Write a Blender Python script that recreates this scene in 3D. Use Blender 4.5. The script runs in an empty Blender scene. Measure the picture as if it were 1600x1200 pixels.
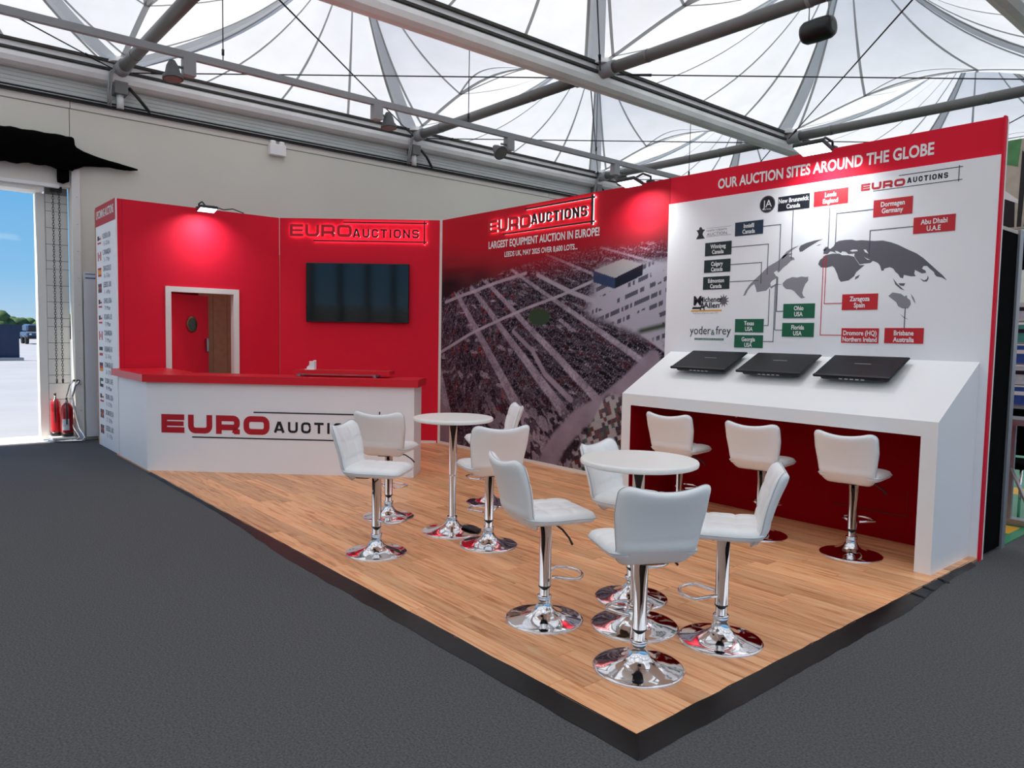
import bpy, math, random
import numpy as np
from mathutils import Matrix, Vector
random.seed(7)
PI = math.pi
SC = bpy.context.scene
COL = SC.collection

# ------------------------------------------------------------------ camera
CH = 1.5
yaw, pitch, roll = math.radians(40.6215), math.radians(3.7445), math.radians(1.0462)
fw = Vector((-math.cos(yaw)*math.cos(pitch), math.sin(yaw)*math.cos(pitch), -math.sin(pitch)))
rt = Vector((math.sin(yaw), math.cos(yaw), 0))
up = rt.cross(fw)
r2 = math.cos(roll)*rt + math.sin(roll)*up
u2 = -math.sin(roll)*rt + math.cos(roll)*up
cd = bpy.data.cameras.new('camera')
cd.sensor_fit = 'HORIZONTAL'; cd.sensor_width = 36.0
cd.lens = 1153.89/1600*36.0
cd.clip_start = 0.05; cd.clip_end = 600
cam = bpy.data.objects.new('camera', cd); COL.objects.link(cam)
M = Matrix((r2, u2, -fw)).transposed().to_4x4(); M.translation = (0, 0, CH)
cam.matrix_world = M
SC.camera = cam

# ------------------------------------------------------------------ sky, sun, exposure
w = bpy.data.worlds.new('sky'); SC.world = w; w.use_nodes = True
nt = w.node_tree; nt.nodes.clear()
def N(t, **k):
    n = nt.nodes.new(t)
    for a, b in k.items(): setattr(n, a, b)
    return n
lin8 = lambda c: tuple(((v/255)/12.92 if v/255 <= 0.04045 else ((v/255+0.055)/1.055)**2.4) for v in c)
sx = N('ShaderNodeSeparateXYZ'); sky = N('ShaderNodeValToRGB')
ce_ = sky.color_ramp.elements
ce_[0].position = 0.0; ce_[0].color = (*lin8((196, 226, 250)), 1)
ce_[1].position = 1.0; ce_[1].color = (*lin8((72, 142, 226)), 1)
for p_, c_ in ((0.06, (146, 206, 250)), (0.22, (98, 180, 246)), (0.45, (82, 164, 242))):
    q_ = ce_.new(p_); q_.color = (*lin8(c_), 1)
tc = N('ShaderNodeTexCoord'); mp = N('ShaderNodeMapping'); mp.inputs['Scale'].default_value = (1, 1, 3.2)
nz = N('ShaderNodeTexNoise'); nz.inputs['Scale'].default_value = 5.5; nz.inputs['Detail'].default_value = 6
rp = N('ShaderNodeValToRGB'); rp.color_ramp.elements[0].position = 0.66; rp.color_ramp.elements[1].position = 0.84
rp.color_ramp.elements[1].color = (0.7, 0.7, 0.7, 1)
mx = N('ShaderNodeMix', data_type='RGBA'); mx.inputs['B'].default_value = (1.25, 1.27, 1.30, 1)
bg = N('ShaderNodeBackground'); bg.inputs['Strength'].default_value = 0.58
wo = N('ShaderNodeOutputWorld')
L = nt.links.new
L(tc.outputs['Generated'], mp.inputs['Vector']); L(mp.outputs[0], nz.inputs['Vector']); L(nz.outputs['Fac'], rp.inputs[0])
L(tc.outputs['Generated'], sx.inputs[0]); L(sx.outputs['Z'], sky.inputs[0]); L(rp.outputs[0], mx.inputs['Factor']); L(sky.outputs[0], mx.inputs['A']); L(mx.outputs['Result'], bg.inputs[0]); L(bg.outputs[0], wo.inputs[0])

sd = bpy.data.lights.new('sun', 'SUN'); sd.energy = 6.0; sd.angle = math.radians(0.6); sd.color = (1, 0.95, 0.87)
so = bpy.data.objects.new('sun', sd); COL.objects.link(so)
so.rotation_euler = Vector((0.10, 0.60, -0.79)).to_track_quat('-Z', 'Y').to_euler()
so.location = (0, -20, 30)

SC.view_settings.view_transform = 'Standard'; SC.view_settings.look = 'None'
SC.view_settings.gamma = 1.0; SC.view_settings.use_curve_mapping = False
SC.view_settings.exposure = 0.57
SC.cycles.use_denoising = True
SC.cycles.max_bounces = 10; SC.cycles.diffuse_bounces = 6; SC.cycles.transmission_bounces = 8
SC.cycles.sample_clamp_indirect = 8

# ------------------------------------------------------------------ materials
def lin(c):
    return tuple(((v/255)/12.92 if v/255 <= 0.04045 else ((v/255+0.055)/1.055)**2.4) for v in c)
MATS = {}
def mat(name, rgb, rough=0.5, metal=0.0, spec=0.5, noise=None, bump=None, emit=None, coat=0.0):
    """noise=(scale, amount) mottles the colour, bump=(scale, strength, distance)"""
    m = bpy.data.materials.new(name); m.use_nodes = True
    t = m.node_tree; p = t.nodes['Principled BSDF']
    c = (*lin(rgb), 1)
    p.inputs['Base Color'].default_value = c; p.inputs['Roughness'].default_value = rough
    p.inputs['Metallic'].default_value = metal; p.inputs['Specular IOR Level'].default_value = spec
    p.inputs['Coat Weight'].default_value = coat
    if noise or bump:
        co = t.nodes.new('ShaderNodeTexCoord')
    if noise:
        n = t.nodes.new('ShaderNodeTexNoise'); n.inputs['Scale'].default_value = noise[0]; n.inputs['Detail'].default_value = 5
        mr = t.nodes.new('ShaderNodeMapRange'); mr.inputs['From Min'].default_value = 0.25; mr.inputs['From Max'].default_value = 0.75
        mr.inputs['To Min'].default_value = 1-noise[1]; mr.inputs['To Max'].default_value = 1+noise[1]
        vm = t.nodes.new('ShaderNodeVectorMath'); vm.operation = 'SCALE'; vm.inputs[0].default_value = c[:3]
        t.links.new(co.outputs['Object'], n.inputs['Vector']); t.links.new(n.outputs['Fac'], mr.inputs[0])
        t.links.new(mr.outputs[0], vm.inputs['Scale']); t.links.new(vm.outputs[0], p.inputs['Base Color'])
    if bump:
        n2 = t.nodes.new('ShaderNodeTexNoise'); n2.inputs['Scale'].default_value = bump[0]; n2.inputs['Detail'].default_value = 4
        b = t.nodes.new('ShaderNodeBump'); b.inputs['Strength'].default_value = bump[1]; b.inputs['Distance'].default_value = bump[2]
        t.links.new(co.outputs['Object'], n2.inputs['Vector']); t.links.new(n2.outputs['Fac'], b.inputs['Height'])
        t.links.new(b.outputs[0], p.inputs['Normal'])
    if emit:
        p.inputs['Emission Color'].default_value = (*lin(emit[0]), 1); p.inputs['Emission Strength'].default_value = emit[1]
    MATS[name] = m
    return m

mat('red_panel', (226, 26, 54), 0.65, spec=0.2, noise=(3, 0.03))
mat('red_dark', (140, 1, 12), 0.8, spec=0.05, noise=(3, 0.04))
mat('red_gloss', (214, 10, 34), 0.4)
mat('white_panel', (242, 242, 245), 0.5, noise=(2, 0.015))
mat('white_laminate', (246, 246, 245), 0.4)
mat('white_trim', (232, 231, 226), 0.5)
mat('white_leather', (249, 249, 247), 0.38, bump=(220, 0.12, 0.001))
mat('piping', (196, 200, 203), 0.5)
mat('white_table', (249, 247, 240), 0.35)
mat('chrome', (232, 232, 234), 0.06, 1.0)
mat('brushed_steel', (165, 168, 170), 0.35, 1.0)
mat('black_plastic', (16, 16, 18), 0.4)
mat('black_tape', (10, 10, 12), 0.34, spec=0.28, bump=(30, 0.25, 0.004))
mat('black_fabric', (5, 5, 6), 0.95, spec=0.05, bump=(60, 0.4, 0.01))
mat('tv_screen', (5, 6, 8), 0.06, spec=0.6)
mat('monitor_black', (15, 16, 23), 0.4, spec=0.22, noise=(40, 0.1))
mat('monitor_grey', (38, 37, 39), 0.45, spec=0.25)
mat('print_white', (240, 240, 240), 0.6)
mat('print_black', (14, 14, 20), 0.5)
mat('print_red', (184, 12, 34), 0.5)
mat('print_navy', (12, 18, 34), 0.5)
mat('print_darkgreen', (14, 38, 36), 0.5)
mat('print_blue', (22, 44, 68), 0.5)
mat('print_tagred', (196, 26, 40), 0.5)
mat('print_green', (0, 96, 66), 0.5)
mat('print_land', (96, 93, 102), 0.6)
mat('print_land_light', (138, 136, 144), 0.6)
mat('print_line', (74, 74, 90), 0.6)
mat('print_amber', (226, 160, 40), 0.6)
mat('print_grey', (120, 122, 132), 0.6)
mat('carpet', (90, 90, 91), 0.95, spec=0.15, noise=(110, 0.45), bump=(240, 0.35, 0.004))
mat('beige_wall', (222, 220, 208), 0.7, noise=(0.7, 0.03))
mat('beige_light', (232, 228, 220), 0.7, noise=(1.5, 0.03))
mat('grey_fascia', (206, 210, 207), 0.6, noise=(1.2, 0.06))
mat('gutter_white', (242, 243, 241), 0.45, noise=(2.5, 0.10))
mat('gutter_dirty', (60, 58, 54), 0.8, noise=(9, 0.5))
mat('steel_grey', (156, 159, 161), 0.5, noise=(2, 0.06))
mat('steel_dark', (112, 112, 110), 0.45, noise=(2, 0.08))
mat('wire_dark', (50, 50, 52), 0.5, 0.5)
mat('cable_black', (18, 18, 19), 0.6)
mat('seam_grey', (150, 152, 152), 0.8)
mat('belt_grey', (140, 146, 152), 0.8)
mat('block_white', (226, 224, 220), 0.8, noise=(4, 0.05))
mat('joint_grey', (150, 148, 146), 0.9)
mat('board_white', (226, 232, 240), 0.45)
mat('wood_brown', (176, 132, 100), 0.5, noise=(14, 0.12))
mat('brass', (150, 120, 80), 0.3, 1.0)
mat('porthole', (60, 62, 58), 0.15)
mat('extinguisher_red', (160, 8, 22), 0.3, coat=0.4)
mat('concrete', (150, 150, 152), 0.9, noise=(0.6, 0.07))
mat('navy_hoarding', (44, 52, 74), 0.8, noise=(2, 0.1))
mat('leaf_green', (64, 86, 44), 0.9, noise=(1.2, 0.35))
mat('bark', (80, 64, 50), 0.9, noise=(4, 0.2))
mat('car_blue', (52, 74, 104), 0.35)
mat('car_dark', (26, 26, 28), 0.6)
mat('car_glass', (30, 38, 50), 0.1)
mat('green_floor', (30, 140, 92), 0.35, noise=(2, 0.06))
mat('yellow_paint', (226, 168, 26), 0.5)
mat('alu', (170, 174, 178), 0.4, 0.7)
mat('lamp_glass', (255, 255, 255), 0.3, emit=((215, 245, 255), 3.0))
mat('led_strip', (255, 230, 230), 0.4, emit=((255, 214, 216), 3.2))
mat('banner_cream', (196, 188, 172), 0.7, noise=(8, 0.15))
mat('banner_rust', (140, 66, 46), 0.7, noise=(10, 0.2))
mat('banner_blue', (52, 84, 140), 0.7, noise=(10, 0.2))
mat('banner_green', (90, 150, 96), 0.7, noise=(10, 0.2))
mat('paper_blue', (40, 84, 160), 0.5, noise=(20, 0.3))
mat('paper_teal', (70, 150, 140), 0.5, noise=(20, 0.3))
mat('paper_light', (196, 204, 210), 0.5, noise=(20, 0.25))
mat('speaker_grey', (92, 94, 96), 0.6)

def membrane_material():
    m = bpy.data.materials.new('membrane'); m.use_nodes = True; t = m.node_tree; t.nodes.clear()
    o = t.nodes.new('ShaderNodeOutputMaterial'); ms = t.nodes.new('ShaderNodeMixShader'); ms.inputs[0].default_value = 0.40
    d = t.nodes.new('ShaderNodeBsdfDiffuse'); tr = t.nodes.new('ShaderNodeBsdfTranslucent')
    co = t.nodes.new('ShaderNodeTexCoord'); n = t.nodes.new('ShaderNodeTexNoise'); n.inputs['Scale'].default_value = 1.6; n.inputs['Detail'].default_value = 8
    r = t.nodes.new('ShaderNodeValToRGB')
    r.color_ramp.elements[0].position = 0.3; r.color_ramp.elements[0].color = (0.86, 0.86, 0.83, 1)
    r.color_ramp.elements[1].position = 0.6; r.color_ramp.elements[1].color = (0.93, 0.92, 0.90, 1)
    t.links.new(co.outputs['Object'], n.inputs[0]); t.links.new(n.outputs['Fac'], r.inputs[0])
    t.links.new(r.outputs[0], d.inputs[0]); t.links.new(r.outputs[0], tr.inputs[0])
    t.links.new(d.outputs[0], ms.inputs[1]); t.links.new(tr.outputs[0], ms.inputs[2]); t.links.new(ms.outputs[0], o.inputs[0])
    MATS['membrane'] = m
membrane_material()

def belt_material(name, base, trans):
    m = bpy.data.materials.new(name); m.use_nodes = True; t = m.node_tree; t.nodes.clear()
    o = t.nodes.new('ShaderNodeOutputMaterial'); ms = t.nodes.new('ShaderNodeMixShader'); ms.inputs[0].default_value = trans
    d = t.nodes.new('ShaderNodeBsdfDiffuse'); d.inputs[0].default_value = (*lin(base), 1)
    tr = t.nodes.new('ShaderNodeBsdfTranslucent'); tr.inputs[0].default_value = (*lin(base), 1)
    t.links.new(d.outputs[0], ms.inputs[1]); t.links.new(tr.outputs[0], ms.inputs[2]); t.links.new(ms.outputs[0], o.inputs[0])
    MATS[name] = m
belt_material('membrane_belt', (206, 211, 216), 0.40)
belt_material('membrane_seam', (186, 188, 188), 0.35)

def plank_material():
    m = bpy.data.materials.new('oak_plank'); m.use_nodes = True; t = m.node_tree; p = t.nodes['Principled BSDF']
    oi = t.nodes.new('ShaderNodeObjectInfo'); co = t.nodes.new('ShaderNodeTexCoord')
    vm = t.nodes.new('ShaderNodeVectorMath'); vm.operation = 'ADD'
    cx = t.nodes.new('ShaderNodeCombineXYZ'); mu = t.nodes.new('ShaderNodeMath'); mu.operation = 'MULTIPLY'; mu.inputs[1].default_value = 37.0
    t.links.new(oi.outputs['Random'], mu.inputs[0])
    for i in range(3): t.links.new(mu.outputs[0], cx.inputs[i])
    t.links.new(co.outputs['Object'], vm.inputs[0]); t.links.new(cx.outputs[0], vm.inputs[1])
    mp_ = t.nodes.new('ShaderNodeMapping'); mp_.inputs['Scale'].default_value = (1.0, 14, 1)
    t.links.new(vm.outputs[0], mp_.inputs[0])
    n1 = t.nodes.new('ShaderNodeTexNoise'); n1.inputs['Scale'].default_value = 1.9; n1.inputs['Detail'].default_value = 8; n1.inputs['Distortion'].default_value = 1.4
    n2 = t.nodes.new('ShaderNodeTexNoise'); n2.inputs['Scale'].default_value = 14; n2.inputs['Detail'].default_value = 4
    t.links.new(mp_.outputs[0], n1.inputs[0]); t.links.new(mp_.outputs[0], n2.inputs[0])
    r = t.nodes.new('ShaderNodeValToRGB'); e = r.color_ramp.elements
    e[0].position = 0.28; e[0].color = (*lin((198, 126, 80)), 1)
    e[1].position = 0.70; e[1].color = (*lin((255, 204, 154)), 1)
    x = e.new(0.48); x.color = (*lin((246, 178, 127)), 1)
    ad = t.nodes.new('ShaderNodeMath'); ad.operation = 'MULTIPLY_ADD'; ad.inputs[1].default_value = 0.25
    t.links.new(n2.outputs['Fac'], ad.inputs[0])
    sb = t.nodes.new('ShaderNodeMath'); sb.operation = 'SUBTRACT'; sb.inputs[1].default_value = 0.125
    t.links.new(n1.outputs['Fac'], sb.inputs[0]); t.links.new(sb.outputs[0], ad.inputs[2])
    t.links.new(ad.outputs[0], r.inputs[0])
    mr = t.nodes.new('ShaderNodeMapRange'); mr.inputs['To Min'].default_value = 0.80; mr.inputs['To Max'].default_value = 1.12
    t.links.new(oi.outputs['Random'], mr.inputs[0])
    sc = t.nodes.new('ShaderNodeVectorMath'); sc.operation = 'SCALE'
    t.links.new(r.outputs[0], sc.inputs[0]); t.links.new(mr.outputs[0], sc.inputs['Scale']); t.links.new(sc.outputs[0], p.inputs['Base Color'])
    p.inputs['Roughness'].default_value = 0.42; p.inputs['Specular IOR Level'].default_value = 0.35
    MATS['oak_plank'] = m
plank_material()

def print_material():
    m = bpy.data.materials.new('mural_print'); m.use_nodes = True; t = m.node_tree; p = t.nodes['Principled BSDF']
    a = t.nodes.new('ShaderNodeVertexColor'); a.layer_name = 'print'
    t.links.new(a.outputs[0], p.inputs['Base Color']); p.inputs['Roughness'].default_value = 0.6; p.inputs['Specular IOR Level'].default_value = 0.12
    MATS['mural_print'] = m
print_material()

# ------------------------------------------------------------------ object helpers
ORG = {}
def tag(o, label=None, cat=None, group=None, kind=None):
    if label: o['label'] = label
    if cat: o['category'] = cat
    if group: o['group'] = group
    if kind: o['kind'] = kind
    return o
def empty(name, loc=(0, 0, 0), parent=None):
    o = bpy.data.objects.new(name, None); COL.objects.link(o)
    o.empty_display_size = 0.1
    o.location = loc if parent is None else Vector(loc)-ORG[parent]
    if parent: o.parent = parent
    ORG[o] = Vector(loc)
    return o

class MB:
    def __init__(self): self.v = []; self.f = []; self.T = Matrix.Identity(4); self.sm = []
    def add(self, vs, fs, smooth=False):
        b = len(self.v)
        self.v += [tuple(self.T @ Vector(p)) for p in vs]
        self.f += [tuple(b+i for i in f) for f in fs]; self.sm += [smooth]*len(fs)
        return self
    def box(self, x0, x1, y0, y1, z0, z1):
        vs = [(x0,y0,z0),(x1,y0,z0),(x1,y1,z0),(x0,y1,z0),(x0,y0,z1),(x1,y0,z1),(x1,y1,z1),(x0,y1,z1)]
        return self.add(vs, [(0,3,2,1),(4,5,6,7),(0,1,5,4),(1,2,6,5),(2,3,7,6),(3,0,4,7)])
    def rbox(self, x0, x1, y0, y1, z0, z1, r=0.01):
        # box with chamfered vertical and horizontal edges
        r = min(r, (x1-x0)/2.2, (y1-y0)/2.2, (z1-z0)/2.2)
        rings = []
        for z, i in ((z0, r), (z0+r, 0), (z1-r, 0), (z1, r)):
            X0, X1, Y0_, Y1 = x0+i, x1-i, y0+i, y1-i; q = r
            rings.append([(X0+q,Y0_,z),(X1-q,Y0_,z),(X1,Y0_+q,z),(X1,Y1-q,z),(X1-q,Y1,z),(X0+q,Y1,z),(X0,Y1-q,z),(X0,Y0_+q,z)])
        vs = [p for g in rings for p in g]; fs = []
        for k in range(3):
            for j in range(8):
                a, b = k*8+j, k*8+(j+1) % 8
                fs.append((a, b, b+8, a+8))
        fs.append(tuple(range(7, -1, -1))); fs.append(tuple(range(24, 32)))
        return self.add(vs, fs)
    def prism(self, pts, z0, z1):
        n = len(pts)
        ar = sum(pts[i][0]*pts[(i+1) % n][1]-pts[(i+1) % n][0]*pts[i][1] for i in range(n))
        if ar < 0: pts = pts[::-1]
        vs = [(x, y, z0) for x, y in pts]+[(x, y, z1) for x, y in pts]
        fs = [tuple(range(n-1, -1, -1)), tuple(range(n, 2*n))]+[(i, (i+1) % n, n+(i+1) % n, n+i) for i in range(n)]
        return self.add(vs, fs)
    def lathe(self, prof, n=32, c=(0, 0, 0), smooth=True, cap=True):
        vs = []; fs = []; m = len(prof)
        for r, z in prof:
            for k in range(n):
                a = 2*PI*k/n; vs.append((c[0]+r*math.cos(a), c[1]+r*math.sin(a), c[2]+z))
        for j in range(m-1):
            for k in range(n):
                a, b = j*n+k, j*n+(k+1) % n
                fs.append((a, a+n, b+n, b) if prof[0][1] > prof[-1][1] else (a, b, b+n, a+n))
        self.add(vs, fs, smooth)
        if cap:
            bb = len(self.v)-len(vs)
            self.f += [tuple(bb+k for k in range(n)), tuple(bb+(m-1)*n+k for k in range(n))]; self.sm += [False, False]
        return self
    def tube(self, pts, r, n=10, closed=False, smooth=True):
        P = [Vector(p) for p in pts]; m = len(P); vs = []; fs = []
        rs = r if isinstance(r, (list, tuple)) else [r]*m
        prev = None
        for i in range(m):
            a = P[(i-1) % m] if (closed or i > 0) else P[i]; b = P[(i+1) % m] if (closed or i < m-1) else P[i]
            d = (b-a).normalized()
            if prev is None:
                u = d.orthogonal().normalized()
            else:
                u = prev-d*prev.dot(d)
                u = u.normalized() if u.length > 1e-6 else d.orthogonal().normalized()
            prev = u; v = d.cross(u)
            for k in range(n):
                t = 2*PI*k/n; vs.append(tuple(P[i]+rs[i]*(math.cos(t)*u+math.sin(t)*v)))
        for i in range(m if closed else m-1):
            j = (i+1) % m
            for k in range(n):
                k2 = (k+1) % n
                fs.append((i*n+k, i*n+k2, j*n+k2, j*n+k))
        self.add(vs, fs, smooth)
        if not closed:
            bb = len(self.v)-len(vs)
            self.f += [tuple(bb+k for k in range(n-1, -1, -1)), tuple(bb+(m-1)*n+k for k in range(n))]; self.sm += [False, False]
        return self
    def ribbon(self, pts, wd, z0, z1, closed=False):
        """flat stroke of width wd along 2-D pts, extruded z0..z1"""
        m = len(pts); P = [Vector((p[0], p[1])) for p in pts]; Lf = []; Rt = []
        for i in range(m):
            d0 = (P[i]-P[i-1]).normalized() if (closed or i > 0) else None
            d1 = (P[(i+1) % m]-P[i]).normalized() if (closed or i < m-1) else None
            if d0 is None: d0 = d1
            if d1 is None: d1 = d0
            n0 = Vector((-d0.y, d0.x)); n1 = Vector((-d1.y, d1.x)); nn = (n0+n1)
            nn = nn.normalized() if nn.length > 1e-6 else n0
            k = wd/2/max(0.35, nn.dot(n0))
            Lf.append(P[i]+nn*k); Rt.append(P[i]-nn*k)
        vs = []
        for z in (z0, z1):
            vs += [(p.x, p.y, z) for p in Lf]+[(p.x, p.y, z) for p in Rt]
        fs = []; o = 2*m
        for i in range(m if closed else m-1):
            j = (i+1) % m
            fs += [(o+i, o+m+i, o+m+j, o+j), (j, m+j, m+i, i), (i, o+i, o+j, j), (m+j, o+m+j, o+m+i, m+i)]
        if not closed:
            fs += [(0, m, o+m, o), (m-1, o+m-1, o+2*m-1, 2*m-1)]
        return self.add(vs, fs)
    def build(self, name, material, parent=None, local=False, loc=None):
        """world-space geometry by default; a part keeps its thing's origin"""
        org = Vector((0, 0, 0))
        if parent is not None and not local: org = ORG[parent]
        elif loc is not None: org = Vector(loc)
        me = bpy.data.meshes.new(name)
        me.from_pydata([tuple(Vector(p)-org) for p in self.v], [], self.f)
        me.polygons.foreach_set('use_smooth', self.sm)
        me.update()
        if material: me.materials.append(MATS[material])
        o = bpy.data.objects.new(name, me); COL.objects.link(o)
        if parent is not None: o.parent = parent; ORG[o] = ORG.get(parent, Vector((0, 0, 0)))
        else:
            ORG[o] = org
            if loc is not None: o.location = org
        return o

def frame(origin, xdir):
    """u along xdir (horizontal), v up, w = out towards the viewer"""
    x = Vector((xdir[0], xdir[1], 0)).normalized(); z = Vector((0, 0, 1)); n = x.cross(z)
    m = Matrix((x, z, n)).transposed().to_4x4(); m.translation = Vector(origin)
    return m

def text_part(s, name, mtx, u, v, width=None, height=0.1, w=0.002, material='print_white', parent=None, align='CENTER', bold=0.0, stretch=None):
    """one line of lettering, flat mesh in frame mtx, baseline v; scaled to the given width"""
    cu = bpy.data.curves.new('t', 'FONT'); cu.body = s; cu.size = 1.0; cu.offset = bold; cu.resolution_u = 3; cu.extrude = 0.0
    ob = bpy.data.objects.new('t', cu); COL.objects.link(ob)
    dg = bpy.context.evaluated_depsgraph_get(); dg.update()
    me = bpy.data.meshes.new_from_object(ob.evaluated_get(dg))
    bpy.data.objects.remove(ob); bpy.data.curves.remove(cu)
    co = np.zeros(len(me.vertices)*3); me.vertices.foreach_get('co', co); co = co.reshape(-1, 3)
    x0, x1 = co[:, 0].min(), co[:, 0].max(); y1 = 0.729
    k = height/y1
    kx = (width/(x1-x0)) if width else k*(stretch or 1.0)
    W = (x1-x0)*kx
    off = {'CENTER': u-W/2, 'LEFT': u, 'RIGHT': u-W}[align]
    org = ORG[parent]
    out = np.stack([(co[:, 0]-x0)*kx+off, co[:, 1]*k+v, np.full(len(co), w)], 1)
    R = np.array(mtx)[:3, :3]; t = np.array(mtx)[:3, 3]
    out = out @ R.T + t - np.array(org)
    me.vertices.foreach_set('co', out.ravel()); me.update()
    me.materials.clear(); me.materials.append(MATS[material])
    me.name = name
    o = bpy.data.objects.new(name, me); COL.objects.link(o); o.parent = parent; ORG[o] = org
    return o

def copy_tree(o, parent=None):
    c = o.copy(); COL.objects.link(c)
    if parent is not None: c.parent = parent
    for ch in [k for k in CHILD.get(o, [])]: copy_tree(ch, c)
    return c
CHILD = {}
def note_children(root):
    for ob in list(COL.objects):
        if ob.parent is not None:
            CHILD.setdefault(ob.parent, [])
            if ob not in CHILD[ob.parent]: CHILD[ob.parent].append(ob)

#================================================================== SETTING
H = 3.02                                   # stand wall height
Y0 = 5.76; XC = -8.2; XE = -1.705; YF = 2.105; PZ = 0.02
XW = -11.2                                 # hall wall face
BX = [-11.2, -6.85, -2.5, 1.85, 6.2, 10.55]       # roof beam lines
BY = [-11.43, -6.77, -2.11, 2.55, 7.21, 11.87, 16.53, 21.19, 25.85]
XR, YS, YN = BX[-1], BY[0], BY[-1]

fl = MB().box(XW-0.25, XR, YS, YN, -0.1, 0).build('floor', 'carpet'); tag(fl, 'dark grey carpet covering the hall floor', kind='structure')
gr = MB().box(-320, XW-0.25, -160, 160, -0.12, -0.012).build('ground_outside', 'concrete'); tag(gr, 'pale concrete yard outside the open door', kind='structure')
for nm, b in (('ground_outside', (XW-0.25, 60, YN, 90)), ('ground_outside', (XW-0.25, 60, -90, YS)), ('ground_outside', (XR, 60, YS, YN))):
    tag(MB().box(b[0], b[1], b[2], b[3], -0.12, -0.012).build(nm, 'concrete'), 'pale concrete ground around the hall', kind='structure')

# hall wall with the open loading door
wb = empty('wall_back', (XW, 2, 0)); tag(wb, 'tall beige hall wall behind the exhibition stand', kind='structure')
seams = [1.96, 13.4, YN]
for a, b in zip(seams[:-1], seams[1:]):
    MB().box(XW-0.2, XW, a+0.004, b-0.004, 0, 4.325).build('wall_panel', 'beige_wall', wb)
yy = 1.965
for a, b in ((YS, 1.965), (1.973, 10.5), (10.51, YN)):
    MB().box(XW-0.2, XW, a, b, 4.34, 4.44).build('upper_band', 'beige_light', wb)
MB().box(XW-0.2, XW, 1.0, 1.955, 3.56, 4.325).build('wall_panel', 'beige_wall', wb)
MB().box(XW-0.2, XW, YS, 0.99, 3.56, 4.325).build('wall_panel', 'beige_wall', wb)
MB().box(XW-0.2, XW, YS, -3.0, 0, 3.56).build('wall_panel', 'beige_wall', wb)
MB().box(XW-0.19, XW-0.012, YS, YN, 4.32, 4.345).build('joint_strip', 'joint_grey', wb)
MB().box(XW-0.2, XW-0.06, YS, YN, 4.44, 4.80).build('fascia', 'grey_fascia', wb)
for k in range(5):
    MB().box(XW-0.07, XW-0.05, YS, YN, 4.475+0.05*k, 4.505+0.05*k).build('fascia_rib', 'grey_fascia', wb)
# cables along the wall top
MB().tube([(XW+0.03, YS+0.2, 4.452), (XW+0.03, YN-0.2, 4.452)], 0.016, 6).build('cable', 'cable_black', wb)
MB().tube([(XW+0.03, YS+0.2, 4.487), (XW+0.03, YN-0.2, 4.487)], 0.012, 6).build('cable', 'cable_black', wb)
MB().box(XW-0.05, XW+0.045, YS+0.2, YN-0.2, 4.425, 4.437).build('cable_tray', 'cable_black', wb)
# loading door: lintel, white frame, block pier, trim post
d1 = empty('door_1', (XW-0.3, 0, 0)); tag(d1, 'open loading door with white lintel, frame and block pier', kind='structure')
MB().box(XW-0.35, XW-0.02, -3.0, 1.66, 3.24, 3.30).build('lintel', 'white_trim', d1)
MB().box(XW-0.32, XW+0.0, -3.0, 1.96, 3.33, 3.56).build('shutter_box', 'beige_light', d1)
MB().box(XW-0.06, XW+0.03, -3.0, 1.83, 3.30, 3.34).build('head_rail', 'white_laminate', d1)
MB().box(XW-0.42, XW-0.24, 1.60, 1.70, 0, 3.24).build('frame_post', 'white_trim', d1)
z = 0.0; i = 0
while z < 3.2:
    h = 0.215 if i % 4 else 0.11
    h = min(h, 3.24-z)
    MB().box(XW-0.42, XW-0.22, 1.703, 1.955, z+0.004, z+h-0.004).build('block', 'block_white', d1)
    z += h; i += 1
MB().box(XW-0.41, XW-0.23, 1.703, 1.955, 0, 3.33).build('mortar', 'joint_grey', d1)
t1 = MB().box(XW-0.2, XW+0.05, 1.962, 2.055, 0, 3.56).build('trim_1', 'white_trim'); tag(t1, 'tall white trim post beside the loading door', kind='structure')
for zz in np.arange(0.4, 3.5, 0.35): MB().lathe([(0.009, 0), (0.009, 0.004)], 8, (0, 0, 0)).add([], []).build('screw', 'steel_grey', t1).location = (XW+0.052, 2.02, zz)
th = MB().box(XW-0.7, XW-0.02, -3.0, 1.96, 0.0, 0.006).build('threshold', 'white_trim'); tag(th, 'pale concrete threshold strip in the loading doorway', kind='structure')

# other hall sides, mostly behind the camera
wr = empty('wall_right', (XR, 0, 0)); tag(wr, 'open glazed side of the hall with slim posts', kind='structure')
MB().box(XR, XR+0.2, YS, YN, 4.5, 4.9).build('head_wall', 'beige_light', wr)
for k in range(8):
    y = YS+(YN-YS)*k/7
    MB().box(XR, XR+0.2, y-0.1, y+0.1, 0, 4.5).build('post', 'steel_dark', wr)
tag(MB().box(XW, XR, YN, YN+0.2, 0, 4.9).build('wall_far', 'beige_light'), 'plain pale hall end wall', kind='structure')
wf = empty('wall_front', (0, YS, 0)); tag(wf, 'hall wall with high windows between dark posts', kind='structure')
MB().box(XW, 0.6, YS-0.2, YS, 0, 4.9).build('solid_wall', 'beige_light', wf)
MB().box(0.6, XR, YS-0.2, YS, 4.6, 4.9).build('head_wall', 'beige_light', wf)
MB().box(0.6, XR, YS-0.2, YS, 0, 2.5).build('sill_wall', 'beige_light', wf)
for x in (0.6, 1.9, 3.2, 4.5, 5.8, 7.1, 8.4, 9.7):
    MB().box(x-0.08, x+0.08, YS-0.2, YS+0.05, 0, 4.6).build('post', 'steel_dark', wf)

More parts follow.
